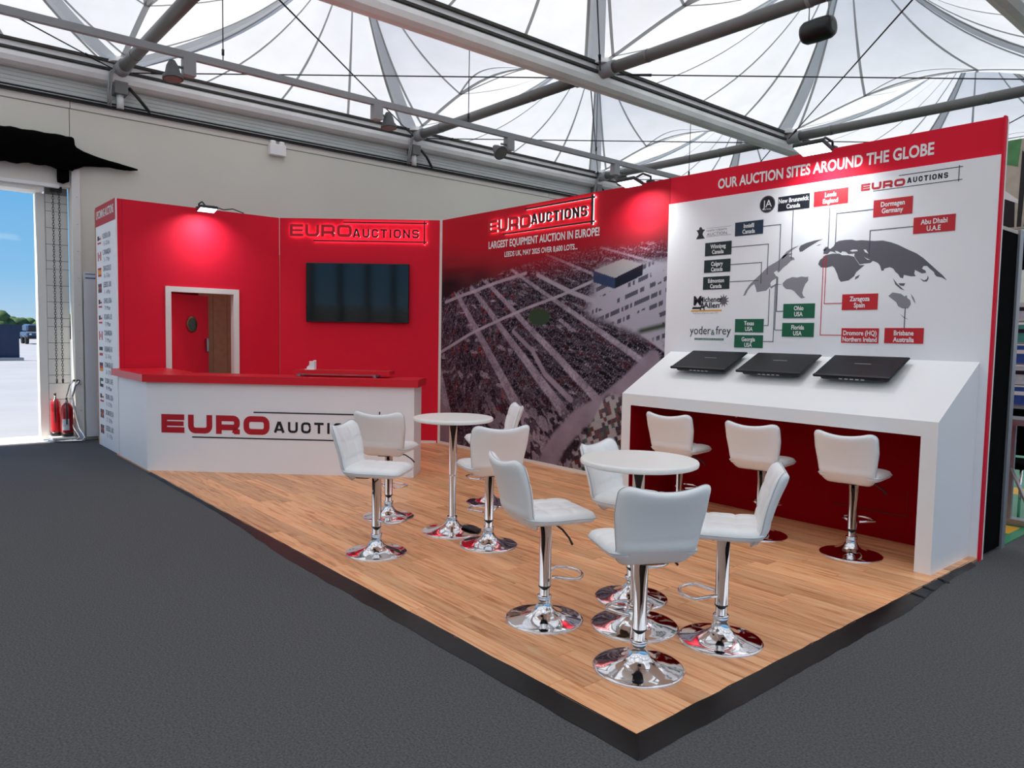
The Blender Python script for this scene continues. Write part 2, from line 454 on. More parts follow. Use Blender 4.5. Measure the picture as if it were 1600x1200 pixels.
# ---------------------------------------------------------------- roof
ce = empty('ceiling', (0, 0, 5)); tag(ce, 'white tensioned fabric tent roof rising to peaks', kind='structure')
ZB = 5.03
def bay_surface(x0, x1, y0, y1):
    cx, cy = (x0+x1)/2, (y0+y1)/2; zp = 6.55
    def bound(t):                            # t in 0..4 around the bay
        k = int(t) % 4; s = t-int(t)
        if k == 0: x, y = x0+(x1-x0)*s, y0
        elif k == 1: x, y = x1, y0+(y1-y0)*s
        elif k == 2: x, y = x1-(x1-x0)*s, y1
        else: x, y = x0, y1-(y1-y0)*s
        zz = ZB+(0.42*math.sin(PI*s)**1.3 if k in (0, 2) else 0.0)
        return x, y, zz
    def S(t, r):                             # r=1 at the edge, 0 at the peak ring
        bx, by, bz = bound(t)
        a = math.atan2(by-cy, bx-cx); px, py = cx+0.12*math.cos(a), cy+0.12*math.sin(a)
        q = 1-r
        zz = bz+(zp-bz)*(0.42*q+0.58*q**2.6)
        return Vector((px+(bx-px)*r, py+(by-py)*r, zz))
    return S
def make_bay(x0, x1, y0, y1, detail):
    S = bay_surface(x0, x1, y0, y1)
    nt_, nr = (48, 14) if detail else (24, 8)
    vs = [tuple(S(4*k/nt_, j/nr)) for j in range(nr+1) for k in range(nt_)]
    fs = [(j*nt_+k, j*nt_+(k+1) % nt_, (j+1)*nt_+(k+1) % nt_, (j+1)*nt_+k) for j in range(nr) for k in range(nt_)]
    vs.append(((x0+x1)/2, (y0+y1)/2, 6.57)); c = len(vs)-1
    fs += [(k, c, (k+1) % nt_) for k in range(nt_)]
    mo = MB().add(vs, fs, True).build('membrane_panel', 'membrane', ce)
    if not detail: return
    def strip(ts, wd, mtl, name, r0=0.0, dz=-0.012):
        for t in ts:
            b = MB(); P = [S(t % 4, r0+(1-r0)*j/14) for j in range(15)]; vs = []
            for j, p in enumerate(P):
                d = (P[min(j+1, 14)]-P[max(j-1, 0)]); s = Vector((-d.y, d.x, 0)).normalized()*wd/2*(0.35+0.65*min(1, j/8))
                vs += [tuple(p-s+Vector((0, 0, dz))), tuple(p+s+Vector((0, 0, dz)))]
            b.add(vs, [(2*j, 2*j+1, 2*j+3, 2*j+2) for j in range(14)], True)
            b.build(name, mtl, mo)
    strip([0, 1, 2, 3], 0.23, 'membrane_belt', 'belt')
    strip([k+q for k in (1, 3) for q in (0.04, 0.27, 0.52, 0.77, 0.96)]+[k+q for k in (0, 2) for q in (0.07, 0.32, 0.68, 0.93)], 0.038, 'membrane_seam', 'seam', 0.0, -0.014)
    for k in (0, 2):                         # lens-shaped patch seams over the tubes
        for dr, s0, s1 in ((0.075, 0.32, 0.68), (0.0, 0.01, 0.99)):
            b = MB(); P = [S(k+q, 0.992-dr*math.sin(PI*(q-s0)/(s1-s0))) for q in np.linspace(s0, s1, 22)]; vs = []
            for p in P: vs += [(p.x, p.y-0.018, p.z-0.016), (p.x, p.y+0.018, p.z-0.016)]
            b.add(vs, [(2*j, 2*j+1, 2*j+3, 2*j+2) for j in range(21)], True); b.build('seam', 'membrane_seam', mo)
for i in range(5):
    for j in range(8):
        make_bay(BX[i], BX[i+1], BY[j], BY[j+1], i < 2 and 2 <= j <= 6)

# gutter beams along Y
for i, x in enumerate(BX[:5]):
    rb = empty('roof_beam', (x, 0, 4.9)); tag(rb, 'grey gutter beam of the tent roof', kind='structure')
    prof = [(-0.13, 4.80), (-0.10, 4.745), (-0.03, 4.72), (0.05, 4.725), (0.11, 4.76), (0.135, 4.82), (0.135, 4.87), (0.10, 4.90), (-0.10, 4.90)]
    n = len(prof)
    b = MB(); y0, y1 = YS, YN
    b.add([(x+p[0], y0, p[1]) for p in prof]+[(x+p[0], y1, p[1]) for p in prof], [(k, (k+1) % n, n+(k+1) % n, n+k) for k in range(n)]+[tuple(range(n-1, -1, -1)), tuple(range(n, 2*n))], False)
    b.build('gutter', 'gutter_white', rb)
    MB().box(x-0.11, x+0.143, y0, y1, 4.895, 4.925).build('gutter_lip', 'gutter_dirty', rb)
    MB().box(x-0.10, x+0.10, y0, y1, 4.925, 5.0).build('upstand', 'gutter_white', rb)
    MB().box(x-0.14, x+0.14, y0, y1, 5.0, 5.035).build('clamp_strip', 'gutter_dirty', rb)
# tubes along X with node brackets
for j, y in enumerate(BY[1:-1]):
    for i in range(5):
        tb = empty('roof_tube', (BX[i], y, 4.9)); tag(tb, 'round grey roof tube between two gutter beams', kind='structure')
        MB().tube([(BX[i]+0.30, y, 4.93), (BX[i+1]-0.30, y, 4.93)], 0.075, 14).build('tube', 'steel_dark', tb)
        for f in (0.2, 0.72):
            xx = BX[i]+(BX[i+1]-BX[i])*f
            MB().tube([(xx-0.02, y, 4.93), (xx+0.02, y, 4.93)], 0.079, 14).build('sleeve', 'steel_dark', tb)
        MB().tube([(BX[i]+0.02, y, 4.93), (BX[i]+0.34, y, 4.93)], 0.095, 14).build('node_socket', 'steel_grey', tb)
        MB().tube([(BX[i+1]-0.34, y, 4.93), (BX[i+1]-0.02, y, 4.93)], 0.095, 14).build('node_socket', 'steel_dark', tb)
        MB().lathe([(0.16, 0.0), (0.15, 0.05), (0.09, 0.11)], 16, (BX[i]+0.12, y, 5.0)).build('node_cap', 'gutter_white', tb)
# diagonal tie wires
for j in range(1, 7):
    for i in range(3):
        for (a, b_) in (((BX[i]+0.2, BY[j]+0.12), (BX[i+1]-0.2, BY[j+1]-0.12)), ((BX[i]+0.2, BY[j+1]-0.12), (BX[i+1]-0.2, BY[j]+0.12))):
            tw = MB().tube([(a[0], a[1], 4.90), (b_[0], b_[1], 4.90)], 0.009, 6).build('tie_wire', 'wire_dark', loc=(a[0], a[1], 4.9)); tag(tw, 'thin steel tie wire crossing a roof bay', kind='structure')
            d = (Vector((b_[0], b_[1], 0))-Vector((a[0], a[1], 0))).normalized()
            MB().tube([(a[0]+d.x*0.25, a[1]+d.y*0.25, 4.90), (a[0]+d.x*0.5, a[1]+d.y*0.5, 4.90)], [0.014, 0.02], 6).build('turnbuckle', 'wire_dark', tw)
# wall posts and hoses at the nodes
for y in BY[2:6]:
    pt = empty('wall_post', (XW+0.03, y, 4.44)); tag(pt, 'short steel wall bracket under a roof node', kind='structure')
    MB().tube([(XW+0.05, y, 4.44), (XW+0.05, y, 4.62)], 0.045, 10).build('post', 'gutter_white', pt)
    MB().box(XW-0.06, XW+0.14, y-0.08, y+0.08, 4.62, 4.78).build('bracket', 'steel_dark', pt)
    for k in (0, 1):
        MB().tube([(XW+0.08, y-0.12-0.03*k, 4.44), (XW+0.13, y-0.13-0.03*k, 4.62), (XW+0.19, y-0.12-0.03*k, 4.85), (XW+0.20, y-0.04, 4.97)], 0.013, 6).build('hose', 'steel_grey', pt)
    MB().tube([(XW+0.10, y+0.1, 4.72), (XW+0.15, y+0.2, 4.60), (XW+0.08, y+0.36, 4.46)], 0.022, 8).build('brace', 'wire_dark', pt)
# slung lighting bar with lamps
lb = empty('lighting_bar', (-8.1, 3, 4.3)); tag(lb, 'long grey bar slung on wires under the tent roof', 'bar')
MB().box(-8.14, -8.08, -2.0, 5.40, 4.27, 4.34).build('bar', 'steel_grey', lb)
MB().box(-8.14, -8.08, 5.403, 12.4, 4.27, 4.34).build('bar', 'steel_grey', lb)
for y in (0.4, 2.85, 6.1, 8.6, 11.0):
    MB().tube([(-8.11, y, 4.34), (-8.11, y, 5.45)], 0.006, 5).build('hanging_wire', 'wire_dark', lb)
    MB().tube([(-8.11, y, 4.40), (-8.11, y, 4.46)], 0.015, 6).build('turnbuckle', 'wire_dark', lb)
lamp_lbl = ['grey security lamp on the slung bar nearest the loading door', 'grey security lamp on the slung bar above the wall-mounted television', 'grey security lamp on the slung bar above the aerial photo wall', 'grey security lamp on the slung bar above the far floodlight']
for (y, s, tilt), lab in zip(((2.40, -1, 0), (4.80, 1, 0), (6.72, -1, 1), (9.15, 1, 1)), lamp_lbl):
    r = empty('spot_lamp', (-8.11, y, 4.2)); tag(r, lab, 'lamp', 'lamps on the slung bar')
    MB().box(-8.16, -8.06, y-s*0.10-0.06, y-s*0.10+0.06, 4.10, 4.27).build('junction_box', 'steel_grey', r)
    b = MB(); b.T = Matrix.Translation((-8.09, y+s*0.06, 4.03)) @ Matrix.Rotation(-0.9 if tilt else -0.12, 4, 'Y')
    b.lathe([(0.03, 0.19), (0.06, 0.13), (0.075, 0.06), (0.10, 0.03), (0.10, 0.0)], 16); b.build('lamp_head', 'speaker_grey', r)
    b2 = MB(); b2.T = b.T; b2.lathe([(0.085, -0.004), (0.085, 0.006)], 16); b2.build('lens', 'steel_dark', r)
    MB().tube([(-8.10, y-s*0.05, 4.17), (-8.09, y+s*0.06, 4.16)], 0.015, 6).build('arm', 'steel_dark', r)

#================================================================== PLATFORM
pf = empty('floor_platform', (XE, YF, 0)); tag(pf, 'low wood-look platform floor of the exhibition stand', kind='structure')
MB().box(-9.62, XE, YF, Y0, 0.001, 0.0145).build('base_board', 'wood_brown', pf)
rows = 30; pwid = (Y0-YF)/rows; rng = random.Random(3)
for k in range(rows):
    x = XE; first = True
    while x > -9.62:
        ln = rng.uniform(0.35, 0.95) if first else rng.choice([0.92, 1.0, 1.08]); first = False
        xa = max(x-ln, -9.62)
        if xa < -9.3: xa = -9.62
        b = MB(); g = 0.0006
        ya, yb = YF+k*pwid+g, YF+(k+1)*pwid-g
        X0, X1 = xa+g, x-g
        vs = [(X0,ya,0.0145),(X1,ya,0.0145),(X1,yb,0.0145),(X0,yb,0.0145),(X0+.001,ya+.001,PZ),(X1-.001,ya+.001,PZ),(X1-.001,yb-.001,PZ),(X0+.001,yb-.001,PZ)]
        b.add(vs, [(4,5,6,7),(0,1,5,4),(1,2,6,5),(2,3,7,6),(3,0,4,7)])
        b.build('plank', 'oak_plank', pf)
        x = xa
# black tape along the two open edges: sloping strips from the platform top to the carpet
def tape(pts_in, pts_out, name):
    b = MB(); n = len(pts_in); rg = random.Random(len(pts_in)*7+1)
    vs = [(x, y, PZ+0.0012) for x, y in pts_in]+[(x*0.55+u*0.45, y*0.55+v*0.45, 0.0135+rg.uniform(-.002, .003)) for (x, y), (u, v) in zip(pts_in, pts_out)]+[(x, y, 0.0025) for x, y in pts_out]
    fs = []
    for i in range(n-1):
        for r in (0, 1): fs.append((r*n+i, (r+1)*n+i, (r+1)*n+i+1, r*n+i+1))
    b.add(vs, fs, True); return b.build(name, 'black_tape', pf)
m_ = 46
def smooth01(a, b, x): t = max(0, min(1, (x-a)/(b-a))); return t*t*(3-2*t)
xs = [XE+0.005-(XE+0.005+8.2)*i/(m_-1) for i in range(m_)]
rg = random.Random(5)
tape([(x, YF+0.004+rg.uniform(0, .006)) for x in xs],
     [(x+(0.09 if i == 0 else 0), YF-0.012-0.085*(0.16+0.84*smooth01(-6.4, -4.3, x))+rg.uniform(-.006, .006)) for i, x in enumerate(xs)], 'tape_strip')
ys = [YF-0.004+(5.62-YF)*i/(m_-1) for i in range(m_)]
tape([(XE-0.004-rg.uniform(0, .006), y) for y in ys],
     [(XE+0.012+0.085*(0.25+0.75*smooth01(5.2, 4.2, y))+rg.uniform(-.005, .005)-0.0, y-(0.09 if i == 0 else 0)) for i, y in enumerate(ys)], 'tape_strip')
# frayed tape ends near the desk
for k, (y, ln) in enumerate(((4.60, .07), (4.78, .055), (5.02, .06))):
    MB().add([(XE+.0, y, .0225), (XE+.0, y+.022, .0225), (XE+ln, y+.045, .0045), (XE+ln, y+.03, .0045)], [(0, 3, 2, 1), (0, 1, 2, 3)]).build('tape_scrap', 'black_tape', pf)

#================================================================== STAND WALLS
TH = 0.07
# --- schedule panel (faces the aisle, beside the loading door)
sp = empty('schedule_panel', (-10.17, 2.14, 0)); tag(sp, 'tall narrow white wall panel listing upcoming auctions with flags', 'sign panel')
MB().box(-10.69, -9.668, 2.14, 2.158, 0, H).build('panel', 'white_panel', sp)
MB().box(-10.69, -9.668, 2.136, 2.14, 2.775, H).build('header', 'print_red', sp)
MB().box(-10.725, -10.69, 2.135, 2.16, 0, H-0.02).build('edge_strip', 'wood_brown', sp)
FS = frame((-10.69, 2.14, 0), (1, 0))
text_part('UPCOMING AUCTIONS', 'header_text', FS, 0.51, 2.865, 0.90, 0.10, 0.006, 'print_white', sp, bold=0.02)
rowsS = [('FLORIDA, USA', '15 - 20 Feb', 'us'), ('CANADA', '5 - 7 Mar', 'ca'), ('ZARAGOZA, ES', '16 - 17 Apr', 'es'), ('LEEDS, UK', '1 - 4 Mar', 'uk'), ('OHIO, USA', '7 Mar', 'us'), ('ATLANTA, US', '7 Mar', 'us'), ('CANADA', '7 Mar', 'ca'), ('BRISBANE, AU', '23 - 24 Apr', 'nz'), ('DORMAGEN, DE', '26 - 27 Mar', 'de'), ('DUBAI, UAE', '9 Mar', 'ae'), ('TEXAS, USA', '9 - 12 Mar', 'us'), ('DROMORE, NI', '27 - 28 Mar', 'uk'), ('LEEDS, UK', '13 - 17 Mar', 'uk')]
flagc = {'us': (('print_navy', 0, .5, .5, 1), ('print_tagred', .5, 1, .55, .75), ('print_tagred', 0, 1, .08, .28)), 'ca': (('print_tagred', 0, .25, 0, 1), ('print_tagred', .75, 1, 0, 1), ('print_tagred', .4, .6, .3, .7)),
         'es': (('print_tagred', 0, 1, .75, 1), ('print_amber', 0, 1, .25, .75), ('print_tagred', 0, 1, 0, .25)), 'uk': (('print_navy', 0, .4, .6, 1), ('print_navy', .6, 1, .6, 1), ('print_navy', 0, .4, 0, .4), ('print_navy', .6, 1, 0, .4), ('print_tagred', 0, 1, .42, .58), ('print_tagred', .44, .56, 0, 1)),
         'nz': (('print_navy', 0, 1, .6, 1), ('print_tagred', 0, 1, 0, .3)), 'de': (('print_black', 0, 1, .67, 1), ('print_tagred', 0, 1, .33, .67), ('print_amber', 0, 1, 0, .33)), 'ae': (('print_black', 0, 1, 0, .34), ('print_green', 0, 1, .67, 1), ('print_black', 0, .25, 0, 1))}
for k, (a, b_, fg) in enumerate(rowsS):
    zc = 2.60-k*0.198
    text_part(a, 'entry_text', FS, 0.58, zc, 0.40, 0.065, 0.004, 'print_grey', sp, bold=0.015)['kind'] = 'stuff'
    text_part(b_, 'entry_text', FS, 0.58, zc-0.085, 0.30, 0.055, 0.004, 'print_grey', sp)['kind'] = 'stuff'
    fg_root = MB().box(-10.59, -10.41, 2.137, 2.14, zc-0.06, zc+0.05).build('flag', 'print_white', sp)
    for mtl, u0, u1, v0, v1 in flagc[fg]:
        MB().box(-10.59+.18*u0, -10.59+.18*u1, 2.1362, 2.137, zc-.06+.11*v0, zc-.06+.11*v1).build('flag_band', mtl, fg_root)

# --- red door wall
DX = -9.68
dw = empty('door_wall', (DX, 3.1, 0)); tag(dw, 'red stand wall with white framed doorway and red door', 'stand wall')
ZD = 2.03
MB().box(DX-TH, DX, 2.215, 2.70, 0, H).build('panel', 'red_panel', dw)
MB().box(DX-TH, DX, 3.56, 4.13, 0, H).build('panel', 'red_panel', dw)
MB().box(DX-TH, DX, 2.70, 3.56, ZD-0.03, H).build('panel', 'red_panel', dw)
MB().box(DX-TH, DX, 2.162, 2.213, 0, H).build('end_panel', 'red_panel', dw)
MB().box(DX-TH-.02, DX+0.02, 2.68, 2.745, 0, ZD).build('door_frame', 'white_trim', dw)
MB().box(DX-TH-.02, DX+0.02, 3.51, 3.58, 0, ZD).build('door_frame', 'white_trim', dw)
MB().box(DX-TH-.02, DX+0.02, 2.745, 3.51, 1.965, ZD).build('door_frame', 'white_trim', dw)
# door leaf, swung inwards about its left side, with porthole
dl = MB(); a = math.radians(78)
dl.T = Matrix.Translation((DX-0.05, 2.75, 0)) @ Matrix.Rotation(a, 4, 'Z')
leaf = MB(); leaf.T = Matrix.Translation((DX-0.075, 2.752, 0)) @ Matrix.Rotation(math.radians(90+36.9), 4, 'Z')
leaf.box(0, 0.745, -0.02, 0.02, 0.02, 1.95); lo = leaf.build('door', 'red_panel', dw)
ph = MB(); ph.T = leaf.T @ Matrix.Translation((0.39, -0.022, 1.57)) @ Matrix.Rotation(PI/2, 4, 'X')
ph.lathe([(0.085, 0), (0.10, 0.0), (0.105, 0.012), (0.085, 0.012)], 24, cap=False); ph.build('porthole_ring', 'brass', lo)
pg = MB(); pg.T = ph.T; pg.lathe([(0.088, 0.0), (0.088, 0.006)], 24); pg.build('porthole_glass', 'porthole', lo)
hd = MB(); hd.T = leaf.T @ Matrix.Translation((0.69, -0.03, 1.30)); hd.rbox(-0.02, 0.02, -0.03, 0.01, -0.09, 0.09, 0.008); hd.build('door_handle', 'brushed_steel', lo)
# store room lining seen through the doorway
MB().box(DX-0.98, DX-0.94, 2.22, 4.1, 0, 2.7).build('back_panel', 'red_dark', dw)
for k in range(6):
    MB().box(DX-0.72, DX-0.70, 3.30+0.19*k, 3.30+0.19*k+0.186, 0, 2.6).build('wood_board', 'wood_brown', dw)

# --- red TV wall at an angle
A = Vector((-9.67, 4.13, 0)); B = Vector((XC-0.012, Y0+0.006, 0)); TD = (B-A).normalized(); TL = (B-A).length
FT = frame(A, TD)
tw_ = empty('tv_wall', A+(B-A)/2); tag(tw_, 'angled plain red stand wall behind the counter', 'stand wall')
b = MB(); b.T = FT; b.box(0.004, TL-0.03, 0, H, -TH, 0); b.build('panel', 'red_panel', tw_)
b = MB(); b.T = FT; b.box(0.06, TL-0.05, 0.02, 0.055, 0, 0.006); b.build('skirting', 'white_trim', tw_)
b = MB(); b.T = FT; b.box(TL-0.03, TL+0.008, 0, H+0.01, -TH, 0.012); b.build('corner_trim', 'white_trim', tw_)

# --- photo wall (mural)
MX1 = -4.45
mw = empty('mural_wall', ((XC+MX1)/2, Y0, 0)); tag(mw, 'stand wall printed with an aerial photo of rows of machinery', 'stand wall')
MB().box(XC, MX1, Y0, Y0+TH, 0, H).build('panel', 'red_panel', mw)
MB().box(XC+0.01, MX1, Y0-0.008, Y0, 0.0, 0.055).build('skirting', 'white_trim', mw)
def mural():
    nx, nz_ = 430, 350
    x = np.linspace(XC+0.004, MX1, nx); z = np.linspace(0.055, H-0.002, nz_)
    X, Z = np.meshgrid(x, z); rs = np.random.RandomState(4)
    def hsh(a, b, s=0):
        v = np.sin(a*127.1+b*311.7+s*74.7)*43758.5453; return v-np.floor(v)
    def vnoise(u, v, s=0):
        iu, iv = np.floor(u), np.floor(v); fu, fv = u-iu, v-iv; fu = fu*fu*(3-2*fu); fv = fv*fv*(3-2*fv)
        return (hsh(iu, iv, s)*(1-fu)+hsh(iu+1, iv, s)*fu)*(1-fv)+(hsh(iu, iv+1, s)*(1-fu)+hsh(iu+1, iv+1, s)*fu)*fv
    sm = lambda a, b, q: np.clip((q-a)/(b-a), 0, 1)**2*(3-2*np.clip((q-a)/(b-a), 0, 1))
    def C(r, g, b): return np.array(lin((r, g, b)))
    mixc = lambda img, c, m: img*(1-m[..., None])+c*m[..., None]
    # ground seen from the air: rows of machines run away to a vanishing point up and to the left
    P = 1/(3.5-Z); q = (X+9.2)*P
    wb_ = 0.012*(vnoise(X*2.5, Z*2.5, 31)-0.5); q2 = q+wb_
    img = np.zeros(X.shape+(3,)); img[:] = C(176, 164, 180)
    img *= (0.75+0.45*vnoise(X*9, Z*9, 1))[..., None]
    row = np.floor(q2/0.068); fv = q2/0.068-row
    left = sm(-6.2, -7.3, X)
    du = (0.0075+0.0042*np.clip(q-0.5, 0, 2))*(0.8+0.5*hsh(row, 3))
    uu = P/du+hsh(row, 9)*7+(0.9-1.6*left)*(fv-0.5)+1.1*vnoise(q*30, P*90, 41)
    iu = np.floor(uu); fu = uu-iu
    h1, h2, h3 = hsh(iu, row, 1), hsh(iu, row, 2), hsh(iu, row, 3)
    aisle = (row % 4 == 1) & (hsh(row, 21) > 0.62)
    gap = vnoise(q*9+row*3.1, P*60, 14) > 0.89
    inside = (fv > 0.03+0.14*h1) & (fv < 0.93-0.12*h2) & (fu > 0.06) & (fu < 0.62+0.3*h3) & ~aisle & ~gap & (h2 > 0.12)
    shade = (fv > 0.0) & (fv < 1.0) & ~inside & ~aisle & ~gap
    veh = np.zeros_like(img); veh[:] = C(38, 33, 47)
    veh = mixc(veh, C(84, 46, 54), (h3 < 0.2+0.3*left)*1.0); veh = mixc(veh, C(22, 20, 32), ((h3 > .5) & (h3 < .78))*1.0)
    veh = mixc(veh, C(150, 140, 152), (h1 > 0.90)*1.0); veh = mixc(veh, C(160, 56, 52), ((h1 > 0.80) & (h1 < 0.90)) * (0.12+0.88*left))
    veh *= (0.4+1.2*vnoise(X*85, Z*85, 5))[..., None]
    img = mixc(img, C(66, 57, 72), shade*0.85)
    img = img*(1-inside[..., None])+veh*inside[..., None]
    dots = (hsh(np.floor(X*105), np.floor(Z*105), 51) > 0.88) & ~aisle
    img = mixc(img, C(176, 168, 182), dots*0.7)
    dk_ = hsh(np.floor(X*90+Z*40), np.floor(Z*80), 52) > 0.78
    img = mixc(img, C(20, 18, 28), dk_*0.7*(~aisle))
    # loose machines with long shadows near the bottom
    lo_ = sm(0.95, 0.45, Z)*sm(-7.6, -7.1, X)
    bl_ = vnoise(X*9+Z*5, Z*10, 17)*0.6+vnoise(X*30+Z*18, Z*26, 18)*0.4
    img = mixc(img, C(172, 160, 176), lo_*(bl_ < 0.52)*0.75); img = mixc(img, C(34, 28, 40), lo_*(bl_ > 0.58)*0.8)
    sp_ = vnoise(X*60, Z*60, 8); img *= (0.62+0.66*sp_)[..., None]
    img = mixc(img, C(50, 30, 48), left*sm(1.9, 1.4, Z)*0.22)
    # roads: (x,z) polylines with widths
    def road(pts, wd0, wd1, col):
        nonlocal img
        dmin = np.full(X.shape, 9.0)
        for (a, b), (c, d) in zip(pts[:-1], pts[1:]):
            t = np.clip(((X-a)*(c-a)+(Z-b)*(d-b))/((c-a)**2+(d-b)**2), 0, 1)
            q = np.hypot((X-a-t*(c-a)), (Z-b-t*(d-b))); dmin = np.minimum(dmin, q)
        wd = wd0+(wd1-wd0)*np.clip((2.3-Z)/2.2, 0, 1)
        m = sm(1.25, 0.8, dmin/wd); img = mixc(img, col*(0.85+0.3*vnoise(X*8, Z*8, 3))[..., None], m*0.92)
    RC = C(196, 186, 200)
    road([(-8.2, 1.26), (-7.56, 1.51), (-7.2, 1.62), (-6.89, 1.71), (-6.49, 1.82), (-5.93, 1.95), (-5.4, 2.10), (-4.9, 2.26)], 0.014, 0.026, RC)
    road([(-6.3, 2.20), (-5.76, 1.99), (-5.37, 1.87), (-5.06, 1.73), (-4.45, 1.40)], 0.02, 0.055, RC)
    road([(-8.1, 1.93), (-7.78, 2.0), (-7.5, 2.05), (-7.06, 2.14), (-6.5, 2.23)], 0.018, 0.03, RC)
    road([(-6.71, 1.55), (-6.36, 1.33), (-6.14, 1.07), (-5.72, 0.81)], 0.015, 0.045, C(172, 160, 176))
    road([(-4.6, 1.30), (-4.92, 1.02), (-5.24, 0.79), (-5.59, 0.61), (-5.9, 0.32), (-6.1, 0.0)], 0.05, 0.13, C(166, 152, 168))
    road([(-8.3, 0.55), (-8.1, 0.35), (-8.1, 0.0)], 0.1, 0.14, C(150, 134, 146))
    # pale yard at the right with machines in loose rows
    yard = sm(-5.55, -5.35, X-0.35*(Z-1.9))*sm(1.52, 1.62, Z+0.30*(X+4.9))*sm(2.30, 2.2, Z)
    img = mixc(img, C(190, 186, 200), yard)
    k1 = (np.sin((Z*0.93-X*0.30)*62) > 0.25) & (hsh(np.floor(X*42), np.floor((Z*0.93-X*0.30)*10), 4) > 0.38)
    img = mixc(img, C(52, 56, 74), yard*k1*0.85*(vnoise(X*7, Z*7, 6) > 0.42))
    # hall building
    def poly(pts, col, a=1.0):
        nonlocal img
        m = np.ones(X.shape, bool); n = len(pts)
        for i in range(n):
            (p, q), (r, t) = pts[i], pts[(i+1) % n]; m &= ((r-p)*(Z-q)-(t-q)*(X-p)) <= 0
        img = mixc(img, col, m*a)
    poly([(-5.42, 2.20), (-5.02, 2.30), (-4.76, 2.23), (-5.12, 2.11)], C(182, 182, 184))
    poly([(-5.42, 2.20), (-5.12, 2.11), (-5.12, 2.00), (-5.42, 2.08)], C(52, 70, 104))
    poly([(-5.12, 2.11), (-4.76, 2.23), (-4.76, 2.12), (-5.12, 2.00)], C(30, 36, 52))
    # green pond, grass at the right
    img = mixc(img, C(62, 86, 62), sm(1.1, 0.85, np.hypot((X+6.26)/0.19, (Z-1.72)/0.10)))
    img = mixc(img, C(66, 78, 60), sm(-4.85, -4.75, X)*sm(0.05, 0.0, np.abs(Z-1.60-0.2*(X+4.6))))
    # containers lower right
    ct = sm(0.0, 0.05, (X+5.72)-0.62*(Z-0.35)-0.15)*sm(0.95, 0.85, Z)
    hh = hsh(np.floor((X+0.35*Z)*22), np.floor((Z-0.4*X)*20), 11); cc = np.zeros_like(img); cc[:] = C(60, 54, 62)
    cc = mixc(cc, C(196, 194, 196), (hh > .5)*1.0); cc = mixc(cc, C(120, 60, 52), ((hh > .3) & (hh < .42))*1.0); cc = mixc(cc, C(60, 104, 84), ((hh > .22) & (hh < .28))*1.0)
    img = mixc(img, cc, ct*0.8)
    # woods and hills beyond the field, then the red header tint
    tl = 1.99+0.235*(X+8.1)-0.012*(X+8.1)**2; tl = np.minimum(tl, 2.42)
    nn = vnoise(X*3.0, Z*12, 2); far = sm(tl-0.015, tl+0.03, Z+0.05*(vnoise(X*22, Z*5, 12)-0.5))
    img = mixc(img, (C(54, 38, 44)*(1-nn[..., None])+C(112, 60, 62)*nn[..., None]), far)
    img = mixc(img, C(30, 24, 32), far*sm(-7.0, -8.2, X)*sm(2.35, 2.05, Z)*0.8)
    redm = sm(2.05, 2.62, Z-0.06*np.abs(X+6.3)+0.10*(vnoise(X*2, Z*3, 7)-.5))
    img = mixc(img, C(190, 26, 44), redm)
    img = mixc(img, C(70, 30, 52), sm(0.9, 0.0, Z)*0.18)
    img = np.clip(img*(1-0.22*(1-redm[..., None])), 0, 1)
    vs = np.stack([X.ravel()-ORG[mw].x, np.full(X.size, -0.002), Z.ravel()], 1)
    idx = np.arange(nx*nz_).reshape(nz_, nx)
    fs = np.stack([idx[:-1, :-1], idx[:-1, 1:], idx[1:, 1:], idx[1:, :-1]], -1).reshape(-1, 4)
    me = bpy.data.meshes.new('printed_photo'); me.vertices.add(len(vs)); me.vertices.foreach_set('co', vs.ravel())
    me.loops.add(fs.size); me.loops.foreach_set('vertex_index', fs.ravel()); me.polygons.add(len(fs))
    me.polygons.foreach_set('loop_start', np.arange(len(fs))*4); me.update(calc_edges=True)
    at = me.color_attributes.new('print', 'FLOAT_COLOR', 'POINT')
    at.data.foreach_set('color', np.concatenate([img.reshape(-1, 3), np.ones((X.size, 1))], 1).ravel().astype(np.float32))
    me.materials.append(MATS['mural_print'])
    o = bpy.data.objects.new('printed_photo', me); COL.objects.link(o); o.parent = mw; ORG[o] = ORG[mw]
mural()
FM = frame((XC, Y0-0.004, 0), (1, 0))
text_part('LARGEST EQUIPMENT AUCTION IN EUROPE!', 'slogan_text', FM, XC*-1-7.2+0.925, 2.565, 1.85, 0.088, 0.002, 'print_white', mw, bold=0.026)
text_part('LEEDS UK, MAY 2025 OVER 8,600 LOTS...', 'slogan_text', FM, XC*-1-6.89+0.612, 2.445, 1.225, 0.062, 0.002, 'print_white', mw, bold=0.022)

# --- map wall
pw = empty('map_wall', ((MX1+XE)/2, Y0, 0)); tag(pw, 'stand wall with red header and white world map panel', 'stand wall')
MB().box(MX1, XE, Y0, Y0+TH, 0, H).build('panel', 'red_panel', pw)
mp_panel = MB().box(MX1, XE-0.004, Y0-0.016, Y0, 0.0, 2.772).build('map_panel', 'white_panel', pw)
MB().box(XE-0.0035, XE+0.010, Y0-0.018, Y0+0.03, 0, H+0.004).build('edge_strip', 'red_panel', pw)
MB().box(XE+0.0005, XE+0.010, Y0+0.031, Y0+0.055, 0, H-0.01).build('edge_strip', 'beige_light', pw)
FH = frame((0, Y0, 0), (1, 0))
text_part('OUR AUCTION SITES AROUND THE GLOBE', 'header_text', FH, -3.03, 2.848, 1.79, 0.088, 0.002, 'print_white', pw, bold=0.028)
FP = frame((0, Y0-0.016, 0), (1, 0))
